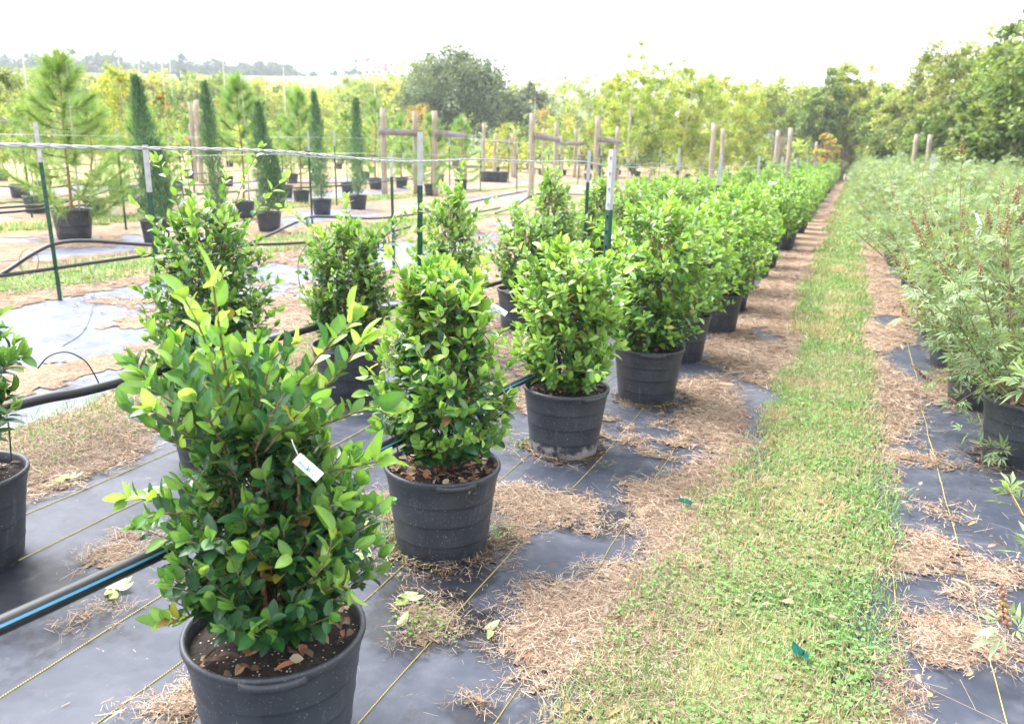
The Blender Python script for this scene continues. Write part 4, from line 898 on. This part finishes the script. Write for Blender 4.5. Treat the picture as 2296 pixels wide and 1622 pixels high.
LG = [(.14, .24, .06), (.20, .31, .08), (.11, .19, .06), (.27, .36, .10)]; YG = [(.33, .36, .06), (.42, .40, .06), (.24, .31, .06), (.22, .33, .07)]; OR = [(.52, .27, .10), (.50, .36, .12), (.45, .22, .09), (.33, .33, .10)]; WIL = [(.20, .26, .12), (.15, .22, .09), (.28, .32, .15)]
sapling('wispy pale leafed tree at the left edge, in a small black pot', 45, 445, 165, 51, WIL, 1.1, 2600, .075, 1, 0, 1, .2)
sapling('leafy tree cut by the left edge with yellowing lower leaves', 5, 405, 215, 52, LG + YG[:2], 1.2, 2200, .09, 1, 3.9, 1, .1)
sapling('tall thin yellow tipped sapling between the pine and tallest cypress', 285, 450, 155, 53, YG, .7, 1000, .09, 1, 4.1)
sapling('sapling with yellow leaf sprays right of the big pine', 262, 440, 178, 54, YG, .6, 700, .09, 1, 0)
sapling('sparse sapling behind the tallest cypress, with a tall stake', 395, 430, 205, 55, LG, .5, 500, .08, 1, 4.3)
sapling('orange leafed maple sapling right of the fifth cypress', 940, 400, 235, 56, OR + LG[:1], .7, 700, .10, 1, 0, 1, .45)
sapling('orange leafed maple sapling behind the middle wooden brace', 1213, 392, 245, 57, OR + LG[:1], .8, 420, .10, 1, 0, 1, .5)
sapling('orange and green maple sapling right of the middle brace', 1262, 394, 255, 58, OR + LG[:2], .8, 420, .10, 1, 0, 1, .5)
sapling('orange maple sapling beside the tall pale poplars', 1385, 392, 262, 59, OR + YG[:2], .8, 420, .10, 1, 0, 1, .45)
rs = random.Random(3); k = 0
for (X, ys) in ((-14.6, (12, 15, 19, 22)), (-19.5, (16, 19, 22, 25, 28, 32)), (-17, (33, 37, 41, 45)), (-24, (22, 26, 30, 35, 40, 46)), (-13, (38, 43, 48, 54)), (-9.5, (40, 45, 50)), (-29, (30, 37, 44, 52)), (-21, (44, 50, 56)), (-34, (40, 48, 58))):
    for y in ys:
        c_ = rs.choice((LG, LG, YG, LG + OR[:1]))
        sapling('thin young potted tree among the crowded far rows beyond the wooden braces', 0, 0, 0, 200 + k, c_, rs.uniform(.5, .8), 420, .11, 1, rs.choice((0, 0, rs.uniform(3.2, 4.4))), rs.choice((0, 1)), .25, 'thin young potted trees in the crowded far rows', (X + rs.uniform(-.4, .4), y + rs.uniform(-.5, .5), 0), rs.uniform(2.0, 3.1)); k += 1
def bare_pot(label, px, py, sc=1.0):
    r = thing('nursery_pot', label, 'pot', gnd(px, py), 0, 'empty black nursery pots in the distance'); add_pot(r, 77, 0, 24, 'pot', 0); r.scale = (sc,) * 3; return r
for (px, py, lab) in [(1090, 372, 'leftmost of three small dark pots standing in a line beyond the second brace'), (1108, 372, 'middle one of three small dark pots standing in a line beyond the second brace'), (1127, 372, 'rightmost of three small dark pots standing in a line beyond the second brace')]:
    p = at(px, 38); o = bare_pot(lab, px, 400); o.location = p; o.scale = (1.4,) * 3

# ------------------------------------------------------------------ chaste trees along the right of the path
def palmate():
    V, F = [], []
    for ang, L in ((-75, .55), (-38, .85), (0, 1), (38, .85), (75, .55)):
        a = R_(ang); d = np.array([math.sin(a), math.cos(a)]); s = np.array([d[1], -d[0]]); w = .115 * L; b = len(V); pt = lambda t, k, z: (*(d * t * L + s * k), z)
        V += [pt(.08, 0, 0), pt(.5, -w, .035), pt(.5, 0, 0), pt(.5, w, .035), pt(1, 0, -.10 * L)]; F += [(b, b + 2, b + 1), (b, b + 3, b + 2), (b + 1, b + 2, b + 4), (b + 2, b + 3, b + 4)]
    return V, F
PAL, PALF = palmate()
OCT = [(0, 0, -.5), (.5, 0, 0), (0, .5, 0), (-.5, 0, 0), (0, -.5, 0), (0, 0, .5)]; OCTF = [(0, 2, 1), (0, 3, 2), (0, 4, 3), (0, 1, 4), (5, 1, 2), (5, 2, 3), (5, 3, 4), (5, 4, 1)]
VP = np.array([(.17, .25, .125), (.21, .30, .155), (.27, .34, .21), (.13, .20, .09), (.26, .37, .17)])
GV = 'chaste trees in pots along the right of the path'
def vitex(label, x, y, seed, nst=18, H=1.45, spread=.6, leafL=.085, spikes=14, extra=(), pink=False):
    g = np.random.default_rng(seed); r = thing('potted_chaste_tree', label, 'plant', (x, y, 0), 0, GV); add_pot(r, seed, 0, 40, 'pot', 16); tw, L, sp = [], [], []
    def stem(P, n, r0):
        tw.append(tube(P, np.linspace(r0, r0 * .35, len(P)), 5)); m = len(P)
        for k in range(n):
            t = (.72 + .28 * (k + .5) / n) if pink else .22 + .78 * (k + .5) / n; i = min(m - 2, int(t * (m - 1))); T = unit(P[i + 1] - P[i]); b = P[i] + (P[i + 1] - P[i]) * (t * (m - 1) - i); az = g.uniform(0, 6.28)
            a = unit(np.cross(T, [.2, .1, 1])); c = np.cross(T, a)
            for s in (0, math.pi):
                sd = a * math.cos(az + s) + c * math.sin(az + s); d = unit(T * .45 + sd + [0, 0, .15] + g.normal(0, .2, 3)); L.append((b + d * .03, d, np.array([0, 0, 1.0]) + g.normal(0, .4, 3), leafL * g.uniform(.7, 1.2)))
    ends = []
    for k in range(nst):
        a = k * 2.4 + g.normal(0, .3); t = g.uniform(.2, 1.05); e = np.array([math.cos(a) * spread * t, math.sin(a) * spread * t, .42 + (H - .42) * (1.0 - .62 * t ** 2.0) * g.uniform(.75, 1.05)])
        b = np.array([math.cos(a) * .03, math.sin(a) * .03, .30]); P = smooth([b, b * .5 + e * .5 + [0, 0, -.06], e], 12); stem(P, 11, .006)
        for j in range(3):
            i = int(g.integers(4, 11)); a2 = a + g.normal(0, 1.0); l = g.uniform(.15, .34); q = smooth([P[i], P[i] + np.array([math.cos(a2) * l * .5, math.sin(a2) * l * .5, l * .35]), P[i] + np.array([math.cos(a2) * l, math.sin(a2) * l, l * .75])], 8); stem(q, 7, .003); ends.append(q)
        ends.append(P)
    for pts in extra: P = smooth([np.array(q) - [x, y, 0] for q in pts], 14); stem(P, 3 if pink else 13, .005); ends.append(P)
    if not pink: g.shuffle(ends)
    else: ends = ends[::-1]
    for P in ends[:spikes]:
        sp.append([]); T = unit(P[-1] - P[-2] + np.array([0, 0, .03])); ln = g.uniform(.08, .15); n = int(ln / .0045)
        for k in range(n):
            a = k * 2.4; s = np.array([math.cos(a), math.sin(a), 0]); sp[-1].append((P[-1] + T * ln * k / n + s * .014 * (1 - .5 * k / n), .016 * (1.15 - .6 * k / n)))
        tw.append(tube([P[-1], P[-1] + T * ln], .002, 4))
    n = len(L); build('foliage', [scatter(PAL, PALF, np.array([q[0] for q in L]), np.array([q[1] for q in L]), np.array([q[2] for q in L]), np.array([q[3] for q in L]), np.array([q[3] for q in L]), VP[g.integers(0, 5, n)] * g.uniform(.8, 1.25, (n, 1)))], M['vitex'], r, smooth=False)
    build('stems', tw, M['twig'], r)
    pal = np.array([(.30, .20, .12), (.38, .27, .14), (.24, .15, .10), (.33, .28, .10)]) + (np.array([.16, .04, .04]) if pink else 0)
    for q in sp:
        n = len(q); build('seed_spike', [scatter(OCT, OCTF, np.array([e[0] for e in q]), g.normal(0, 1, (n, 3)), g.normal(0, 1, (n, 3)), np.array([e[1] for e in q]), np.array([e[1] for e in q]), pal[g.integers(0, 4, n)])], M['spike'], r)
    return r
v1 = vitex('grey green chaste tree at the right edge with many brown seed spikes', .94, 4.62, 61, 22, 1.22, .62, .070, 40, [((.94, 4.62, .35), pz(2230, 860, 4.4), pz(2140, 905, 4.3)), ((.94, 4.62, .35), pz(2260, 930, 4.3), pz(2165, 965, 4.15)), ((.94, 4.62, .35), pz(2200, 830, 4.5), pz(2080, 850, 4.6)), ((.94, 4.62, .35), pz(2280, 1000, 4.1), pz(2215, 1010, 4.0))])
v0 = vitex('closest chaste tree, only its low leaves and pinkish spike entering the right edge', 1.02, 3.0, 62, 3, .9, .25, .085, 2, [((1.02, 3.0, .35), pz(2330, 1180, 2.7), pz(2262, 1098, 2.75)), ((1.02, 3.0, .35), pz(2330, 1420, 2.4), pz(2250, 1395, 2.35)), ((1.02, 3., .35), pz(2340, 1250, 2.6), pz(2310, 1230, 2.6))], True)
v2 = vitex('chaste tree third along the right row, with a white ribbon above it', .87, 5.66, 63, 22, 1.30, .62, .068, 30, [((.87, 5.7, .35), (.62, 6.0, .9), (.38, 6.6, 1.38)), ((.87, 5.7, .35), (.7, 6.1, .9), (.62, 6.2, 1.5))])
v3 = vitex('chaste tree fourth along the right row, leaning over the straw', .84, 6.66, 64, 22, 1.40, .62, .066, 12, [((.84, 6.66, .35), (.5, 7.0, .8), (.25, 7.6, 1.35))])
v4 = vitex('chaste tree fifth along the right row, bright and broad', .85, 7.7, 65, 24, 1.42, .64, .066, 8)
kids(); k = 6; PR = [v3, v4, v4]
for X, y in ((.85, 8.75), (2.3, 5.2), (3.7, 7.0)):
    first_row = X < 1
    while y < 64:
        o = copy_tree(rr.choice(PR)); o.location = (X + rr.uniform(-.1, .1) - .008 * (y - 8), y + rr.uniform(-.15, .15), 0); o.rotation_euler = (0, 0, rr.uniform(0, 6.28)); s = rr.uniform(.92, 1.1); o.scale = (s, s, s)
        if first_row and k <= 12: o['label'] = '%s chaste tree along the row at the right of the path' % ORD[k - 1]
        elif first_row: o['label'] = 'distant chaste tree in the far part of the row right of the path'
        else: o['label'] = 'chaste tree in the rows behind the one edging the path' 
        o['group'] = GV if first_row else 'chaste trees in the rows farther right'
        y += 1.05 if X < 1 else 1.5; k += 1 if first_row else 0
rb = smooth([pz(2185, 545, 5.0), pz(2190, 530, 5.0), pz(2196, 505, 5.0), pz(2192, 492, 5.0), pz(2188, 478, 5.0)], 12); n = 12; w = np.interp(np.arange(n), [0, 4, 8, 11], [.012, .016, .008, .010])[:, None] * rt
tag(build('ribbon', [(np.concatenate([rb - w, rb + w, rb - w + fw * .002, rb + w + fw * .002]), [(i, n + i, n + i + 1, i + 1) for i in range(n - 1)] + [(2 * n + i + 1, 3 * n + i + 1, 3 * n + i, 2 * n + i) for i in range(n - 1)], None)], M['white']), 'white plastic ribbon knotted on a stem of the right row', 'ribbon')

# ------------------------------------------------------------------ small things on the ground
def sprig(label, px, py, n, ang, seed, L=.066):
    g = np.random.default_rng(seed); p = gnd(px, py); r = thing('leaf_sprig', label, 'leaves', (p[0], p[1], .014), ang, 'cut pale green sprigs on the fabric')
    pos, d = [], []
    for k in range(n): s = 1 if k % 2 else -1; pos.append((0, .012 * k, .004 + .002 * k)); d.append((s * .8, .7, .05))
    build('leaves', [scatter(LEAFN, LEAFNF, np.array(pos), np.array(d) + g.normal(0, .15, (n, 3)), np.c_[g.normal(0, .25, (n, 2)), -np.ones(n)], L * .5, L * g.uniform(.8, 1.15, n), np.array([.46, .55, .30]) * g.uniform(.85, 1.15, (n, 1)))], M['leaf'], r)
    build('stalk', [tube([(0, -.05, .003), (0, 0, .005), (0, .012 * n, .008)], .0016, 5)], M['twig'], r); return r
sprig('pale cut sprig lying left of the second pot', 830, 1262, 6, R_(70), 1); sprig('pale cut sprig lying on wet fabric above the mossy patch', 905, 1335, 6, R_(-140), 2)
sprig('pale cut sprig of two leaves beside the straw edge', 1085, 1420, 2, R_(-95), 3, .06); sprig('single pale leaf beside the mossy patch', 892, 1412, 1, R_(-60), 4, .06)
sprig('pale cut sprig lying under the pipe at left', 235, 1330, 5, R_(-80), 5); sprig('pale cut sprig beside the left edge pot', 110, 1085, 7, R_(-60), 6); sprig('pale cut sprig behind the nearest shrub', 320, 1110, 6, R_(-70), 7); sprig('single pale leaf left of the second pot, on straw', 782, 1140, 1, R_(160), 8, .06)
def weed(label, px, py, seed, n=40, L=.12, clover=30):
    g = np.random.default_rng(seed); p = gnd(px, py); r = thing('weed_clump', label, 'weed', (p[0], p[1], .008), 0, 'weeds growing beside the pots'); a = g.uniform(0, 6.28, n); t = g.uniform(.1, 1.0, n)
    build('blades', [scatter(BL, BLF, np.c_[g.normal(0, .035, (n, 2)), np.zeros(n)], np.c_[np.cos(a) * np.sin(t), np.sin(a) * np.sin(t), np.cos(t)], np.c_[-np.cos(a), -np.sin(a), np.ones(n)], .004, L * g.uniform(.4, 1.2, n), np.array([.22, .36, .09]) * g.uniform(.7, 1.3, (n, 1)))], M['blade'], r, smooth=False)
    a = g.uniform(0, 6.28, clover)
    build('leaves', [scatter(CL, CLF, np.c_[g.normal(0, .06, (clover, 2)), g.uniform(.005, .03, clover)], np.c_[np.cos(a), np.sin(a), g.uniform(0, .5, clover)], np.c_[g.normal(0, .3, (clover, 2)), np.ones(clover)], .010, .012, np.array([.17, .27, .08]) * g.uniform(.7, 1.3, (clover, 1)))], M['blade'], r, smooth=False); return r
weed('grassy weeds against the left of the second pot', 845, 1215, 11, 46, .16); weed('low weeds at the right foot of the second pot', 1110, 1205, 12, 16, .06, 40); weed('small weeds at the front foot of the second pot', 900, 1262, 13, 6, .05, 50)
weed('round mossy weed patch on the wet fabric', 950, 1405, 14, 26, .05, 130); weed('weeds at the left foot of the third pot', 1160, 1000, 15, 20, .06, 20); weed('small weed in front of the fourth pot', 1490, 905, 16, 10, .05, 20)
def scrap(label, px, py, seed, L=.12):
    g = np.random.default_rng(seed); p = gnd(px, py); P = smooth([(p[0] + L * (t - .5) + g.normal(0, .01), p[1] + g.normal(0, .02), .045 + .02 * g.random()) for t in np.linspace(0, 1, 5)], 14); w = np.array([.002, .008, .006]); m = 14
    return tag(build('tie_scrap', [(np.concatenate([P - w, P + w]), [(i, i + 1, m + i + 1, m + i) for i in range(m - 1)], None)], M['tape']), label, 'scrap', 'green plastic tape scraps')
scrap('crumpled green plastic tape scrap on straw left of the grass', 1533, 1152, 1, .07); scrap('flat green plastic tape scrap in the near grass', 1795, 1503, 2, .035)
p = gnd(2130, 1312); q = gnd(2185, 1338)
tag(build('stick', [tube(smooth([(p[0], p[1], .025), ((p[0] + q[0]) / 2, (p[1] + q[1]) / 2 + .006, .03), (q[0], q[1], .024)], 10), [.005, .006, .007, .007, .006, .007, .006, .006, .005, .004], 7)], M['stick']), 'short broken brown stick lying on the right fabric', 'stick')
g = np.random.default_rng(9); n = 240; X = g.uniform(-.9, .75, n); Y = g.uniform(1.5, 6, n); b = g.uniform(0, 6.28, n)
tag(build('fallen_leaves', [scatter(LEAF, LEAFF, np.c_[X, Y, g.uniform(.035, .055, n)], np.c_[np.cos(b), np.sin(b), g.normal(0, .2, n)], np.c_[g.normal(0, .4, (n, 2)), np.ones(n)], g.uniform(.008, .02, n), g.uniform(.018, .045, n), np.array([(.30, .14, .08), (.20, .11, .07), (.42, .24, .12), (.36, .20, .15), (.24, .20, .16)])[g.integers(0, 5, n)])], M['straw']), 'scattered brown fallen leaves on the grass and straw', 'leaves', kind='stuff')

# ------------------------------------------------------------------ trees beyond the nursery
def crown(g, H, R, zc, pal, nclump, per, ls, flat=1.0, gap=.0, spiky=0.):
    """clumps of leaf cards over a lumpy volume -> part and clump centres"""
    u = unit(g.normal(0, 1, (nclump, 3))); rad = g.uniform(.35, 1.0, nclump) ** .6; lump = .75 + .5 * vn(u[:, 0] * 2 + 7, u[:, 2] * 2 + u[:, 1] * 2, int(g.integers(0, 99)))
    c = u * (rad * lump)[:, None] * np.array([R, R, (H - zc) * flat]); c[:, 2] = np.where(c[:, 2] < 0, c[:, 2] * .85, c[:, 2]); c += [0, 0, zc]
    c[:, 2] = np.where(c[:, 2] > zc, zc + (c[:, 2] - zc) * (H * .955 - zc) / max(.1, c[:, 2].max() - zc), c[:, 2])
    c = c[c[:, 2] > .05 * H]
    m = len(c); cr = R * g.uniform(.14, .30, m); n = m * per; ci = np.repeat(np.arange(m), per)
    p = c[ci] + unit(g.normal(0, 1, (n, 3))) * (cr[ci] * g.uniform(.2, 1, n) ** .5)[:, None] * np.array([1, 1, .75])
    pal = np.array(pal); cc = pal[g.integers(0, len(pal), m)][ci] * .6 + pal[g.integers(0, len(pal), n)] * .4; cc = cc * g.uniform(.75, 1.25, (n, 1)) * g.uniform(.8, 1.2, m)[ci][:, None]
    d = g.normal(0, 1, (n, 3)) + [0, 0, spiky]
    return scatter(CL, CLF, p, d, g.normal(0, .6, (n, 3)) + [0, 0, 1], ls * .75, ls * g.uniform(.6, 1.3, n), cc), c
def tree(label, loc, H, R, pal, seed, nclump=90, per=60, ls=.22, zc=None, trunkh=.3, stems=1, group=None, name='broadleaf_tree', bark='bark', thin=.022, spiky=0., flat=1.0):
    g = np.random.default_rng(seed); zc = zc or H * .58; r = thing(name, label, 'tree', loc, 0, group)
    part, c = crown(g, H, R, zc, pal, nclump, per, ls, flat, 0, spiky); build('crown', [part], M['tree'], r, smooth=False); tr = []
    for s in range(stems):
        b = np.array([(s - (stems - 1) / 2) * .35, g.normal(0, .2), -.2]); top = np.array([b[0] * 2.5 + g.normal(0, .2), g.normal(0, .3), H * .72]); P = smooth([b, b * .5 + top * .5 + g.normal(0, .12, 3), top], 12); tr.append(tube(P, np.linspace(H * thin, H * thin * .25, 12), 7))
        for q in c[g.permutation(len(c))[:max(5, 14 // stems)]]:
            i = int(np.clip((q[2] - .35 * H) / (H * .5) * 11, 3, 10)); tr.append(tube(smooth([P[i], P[i] * .5 + q * .5 + [0, 0, -.15], q], 7), np.linspace(H * thin * .4, H * thin * .08, 7), 5))
    build('trunk', tr, M[bark], r); return r
OAK = [(.10, .145, .095), (.135, .18, .11), (.075, .115, .075), (.17, .215, .125)]; GRY = [(.15, .19, .14), (.20, .23, .17), (.12, .16, .11)]
DEC = [(.22, .30, .08), (.28, .35, .09), (.17, .25, .07), (.34, .38, .11)]; YEL = [(.38, .38, .07), (.46, .43, .08), (.30, .35, .07), (.25, .31, .07)]; CED = [(.12, .19, .065), (.16, .24, .075), (.09, .15, .055), (.22, .28, .09)]; POP = [(.30, .40, .09), (.36, .45, .11), (.24, .34, .08), (.42, .46, .13)]; BRN = [(.25, .27, .11), (.21, .25, .10), (.30, .29, .15)]
def tpx(label, px, top, halfw, dist, pal, seed, **k):
    p = at(px, dist); H = ztop(px, top, dist); R = halfw / 1911 * dist; return tree(label, p, H, R, pal, seed, **k)
tpx('big rounded dark live oak standing alone in the middle distance', 1030, 98, 128, 70, OAK, 301, nclump=240, per=85, ls=.24, stems=3, flat=1.0)
tpx('grey green olive-like tree right of the dark live oak', 1185, 182, 60, 72, GRY, 302, nclump=80, per=60, ls=.25, group=None)
tpx('pale green tree behind the left shoulder of the live oak', 935, 135, 50, 95, DEC, 303, nclump=60, per=50, ls=.3)
GF = 'tall pale poplars in the middle distance'
for i, (px, top, hw, d) in enumerate([(1415, 85, 46, 40), (1385, 160, 40, 42), (1460, 130, 50, 42), (1520, 128, 44, 44), (1570, 150, 46, 45), (1620, 165, 44, 48), (1350, 175, 34, 50), (1670, 180, 40, 52)]):
    tpx(('tallest wispy poplar with bare twigs above the rest', 'thin poplar left of the tallest wispy one', 'poplar with a pale trunk right of the tallest wispy one', 'broad light green poplar in the middle of the clump', 'yellow green poplar above the iron fitted post', 'poplar near the right end of the clump', 'yellowish poplar at the left end of the clump', 'low poplar at the right end of the clump')[i], px, top, hw, d, POP + (YEL[:1] if i % 2 else []), 320 + i, nclump=110 if i else 60, per=56, ls=.115, thin=.011, spiky=1.2, stems=1, group=GF, name='poplar_tree', bark='stake', zc=ztop(px, top, d) * .52)
GE = 'trees closing off the far end of the path'
tpx('green rounded tree left of the yellow topped one, far end of path', 1745, 170, 75, 66, DEC, 341, nclump=110, per=60, ls=.24, group=GE)
tpx('dark olive tree directly left of the yellow topped tree', 1835, 150, 48, 62, CED + DEC[:1], 342, nclump=90, per=60, ls=.22, group=GE)
tpx('tall yellow topped tree beyond the end of the path', 1890, 132, 58, 64, YEL + DEC, 343, nclump=110, per=60, ls=.22, group=GE)
tpx('green tree right of the yellow topped tree', 1965, 190, 58, 60, DEC + CED, 344, nclump=100, per=60, ls=.22, group=GE)
tpx('small orange leafed tree at the end of the path', 1850, 300, 26, 58, OR + YEL, 345, nclump=40, per=40, ls=.15, group=GE)
tpx('low brown green bush closing the end of the path', 1900, 322, 40, 66, BRN + YEL[:2], 346, nclump=110, per=50, ls=.18, group=GE, name='bush')
GR = 'trees of the dense wood along the right'
for i, (px, top, hw, d, pal, lab) in enumerate([(2020, 165, 62, 52, BRN + DEC, 'olive brown tree at the left end of the right wood'), (2075, 88, 60, 48, BRN + DEC + CED[:1], 'wispy tall tree in the right wood with thin upper branches'), (2135, 58, 62, 44, DEC + BRN, 'broad olive tree in the middle of the right wood'), (2190, 120, 60, 40, CED + BRN[:1], 'dark cedar left of the tall trees at the right edge'), (2215, 18, 64, 38, CED + DEC[:2], 'tall green tree second from the right edge'), (2285, -60, 80, 33, CED + DEC[:1], 'tallest dark tree at the right edge'), (2250, 190, 90, 30, CED, 'low spreading dark cedar at the right edge'), (2110, 235, 85, 40, CED, 'low dark cedar in the middle of the right wood'), (2010, 265, 70, 50, CED + BRN, 'low dark bushy cedar at the left of the right wood'), (2380, -80, 120, 30, CED, 'dark tree just beyond the right edge'), (2200, 265, 80, 34, BRN + CED, 'brownish bush under the right wood')]):
    tpx(lab, px, top, hw, d, pal, 361 + i, nclump=150, per=60, ls=.17, group=GR, stems=2 if i % 2 else 1, zc=ztop(px, top, d) * .5)
for i, (px, top, hw, d, lab) in enumerate([(1745, 285, 40, 45, 'leafless twiggy grey shrub behind the leaning wooden post')]):
    p = at(px, d); H = ztop(px, top, d); g = np.random.default_rng(5); r = thing('bare_shrub', lab, 'shrub', p); tw = []
    for k in range(60): a = g.uniform(0, 6.28); e = np.array([math.cos(a) * g.uniform(.1, .8), math.sin(a) * g.uniform(.1, .8), H * g.uniform(.8, 1.02)]); tw.append(tube(smooth([(0, 0, 0), e * .5 + [0, 0, .25], e], 7), np.linspace(.012, .004, 7), 4))
    build('branches', tw, M['bark'], r)
def wood_mass(name, label, specs, seed, ls, nclump, per):
    g = np.random.default_rng(seed); parts = []
    for p, H, R, pal in specs:
        (V, F, c), _ = crown(g, H, R, H * .5, pal, nclump, per, ls); parts.append((V + p, F, c))
    return tag(build(name, parts, M['tree'], smooth=False), label, 'trees', kind='stuff')
rs = random.Random(8); sp = []
for k in range(110):
    px = rs.uniform(-250, 900); d = rs.uniform(85, 130); top = rs.uniform(168, 196) - (12 if px < 520 else 0) + (24 if 650 < px < 790 else 0); sp.append((at(px, d), ztop(px, top, d), rs.uniform(2.5, 4.5), rs.choice((YEL, YEL, DEC, DEC + GRY, YEL + DEC))))
wood_mass('woodland', 'yellow green wood spread across the left middle distance', sp, 401, .40, 60, 40)
sp = []
for k in range(40):
    px = rs.uniform(1150, 2000); d = rs.uniform(88, 120); top = rs.uniform(158, 200) + (px > 1650) * 14; sp.append((at(px, d), ztop(px, top, d), rs.uniform(3, 5), rs.choice((DEC, YEL + DEC, BRN + DEC, DEC))))
wood_mass('woodland', 'olive and yellow wood behind the poplars and live oak', sp, 402, .42, 36, 36)
sp = []
for k in range(100):
    px = rs.uniform(-250, 1750); d = rs.uniform(52, 80); sp.append((at(px, d), max(1.4, ztop(px, hor(px) - rs.uniform(8, 78), d)), rs.uniform(1.0, 2.2), rs.choice((YEL, DEC, POP, POP, GRY, LG))))
wood_mass('undergrowth', 'low mixed bushes along the far edge of the nursery', sp, 403, .25, 22, 26)
# hills on the horizon at left
def hz(x, y):
    r = np.hypot(x, y); b = np.arctan2(y, x); px = W / 2 - np.tan(b - (math.pi / 2 + YAW)) * 1911
    kx = [-700, 0, 250, 700, 800, 860, 910, 960]; prof = np.interp(px, kx + [1300, 1800, 4000], [ztop(a, b, 330) for a, b in zip(kx, (160, 164, 167, 174, 170, 166, 169, 176))] + [18, 4, 2])
    t = np.clip((r - 135) / 200, 0, 1); return prof * t * t * (3 - 2 * t) + .02
aa = np.linspace(R_(75), R_(165), 60); rr2 = np.concatenate([np.linspace(130, 360, 24), np.linspace(400, 900, 8)])
AA, RR = np.meshgrid(aa, rr2); HX, HY = RR * np.cos(AA), RR * np.sin(AA)
tag(build('hills', [(np.c_[HX.ravel(), HY.ravel(), hz(HX, HY).ravel() - .3 * (RR.ravel() < 131)], [quads(np.arange(AA.size).reshape(AA.shape))], None)], M['hill']), 'low pale green hill rising on the left horizon', 'hill', kind='structure')
sp = []
for k in range(150):
    px = rs.uniform(-400, 700); d = rs.uniform(325, 370)
    if rs.random() < .2: px = rs.uniform(560, 640)
    p = at(px, d); p[2] = float(hz(p[0], p[1])) - .5; sp.append((p, rs.uniform(4.5, 8.5) * (1 - .3 * (px > 450)), rs.uniform(3.5, 6), [(.06, .10, .07), (.08, .12, .085), (.05, .085, .065)]))
for px, h in ((820, 9), (838, 8), (800, 5), (865, 6), (780, 4), (755, 4), (700, 4)):
    p = at(px, 352); p[2] = float(hz(p[0], p[1])) - .5; sp.append((p, h, h * .6, [(.05, .10, .07), (.07, .13, .09)]))
wood_mass('woodland', 'distant dark trees lining the hilltop on the horizon', sp, 404, .9, 20, 30)
hp = at(858, 336); hp[2] = float(hz(hp[0], hp[1])) - .3
house = thing('hilltop_house', 'long white house with red roofs on the distant hill', 'house', hp, YAW)
def gable(c, s, h): x, y = s[0] / 2, s[1] / 2; return np.array([(-x, -y, 0), (x, -y, 0), (x, y, 0), (-x, y, 0), (-x * .9, 0, h), (x * .9, 0, h)]) + np.array(c), [(0, 1, 5, 4), (2, 3, 4, 5), (1, 2, 5), (3, 0, 4), (0, 3, 2, 1)], None
build('wall', [box((-3.5, 0, 1.6), (10, 7, 3.6)), box((5.2, .4, 1.2), (8, 6, 2.8))], M['wallw'], house, smooth=False)
build('roof', [gable((-3.5, 0, 3.41), (11, 8.2), 4.0)], M['roofr'], house, smooth=False); build('roof', [gable((5.2, .4, 2.61), (8.8, 7), 2.8)], M['roofr'], house, smooth=False)
build('chimney', [box((1.2, .5, 4.6), (1, 1, 2.6))], M['roofr'], house, smooth=False)
house.scale = (.8, .8, .75)
for x in (-6.5, -3.5, -.8, 3.5, 6.5): build('window', [box((x, -3.55 if x < 1 else -2.65, 1.6), (1.2, .12, 1.3))], M['glass'], house, smooth=False)

# ------------------------------------------------------------------ the air
hm = bpy.data.materials.new('haze'); hm.use_nodes = True; hn = hm.node_tree
hn.nodes.remove(hn.nodes['Principled BSDF']); pv = hn.nodes.new('ShaderNodeVolumePrincipled')
pv.inputs['Color'].default_value = (.86, .92, 1, 1); pv.inputs['Density'].default_value = HAZE; pv.inputs['Anisotropy'].default_value = .2
hn.links.new(pv.outputs[0], hn.nodes['Material Output'].inputs['Volume'])
hb = build('haze', [box((0, 0, 24), (3400, 3400, 52))], hm, smooth=False); tag(hb, 'thin pale haze filling the air over the nursery', 'haze', kind='stuff')
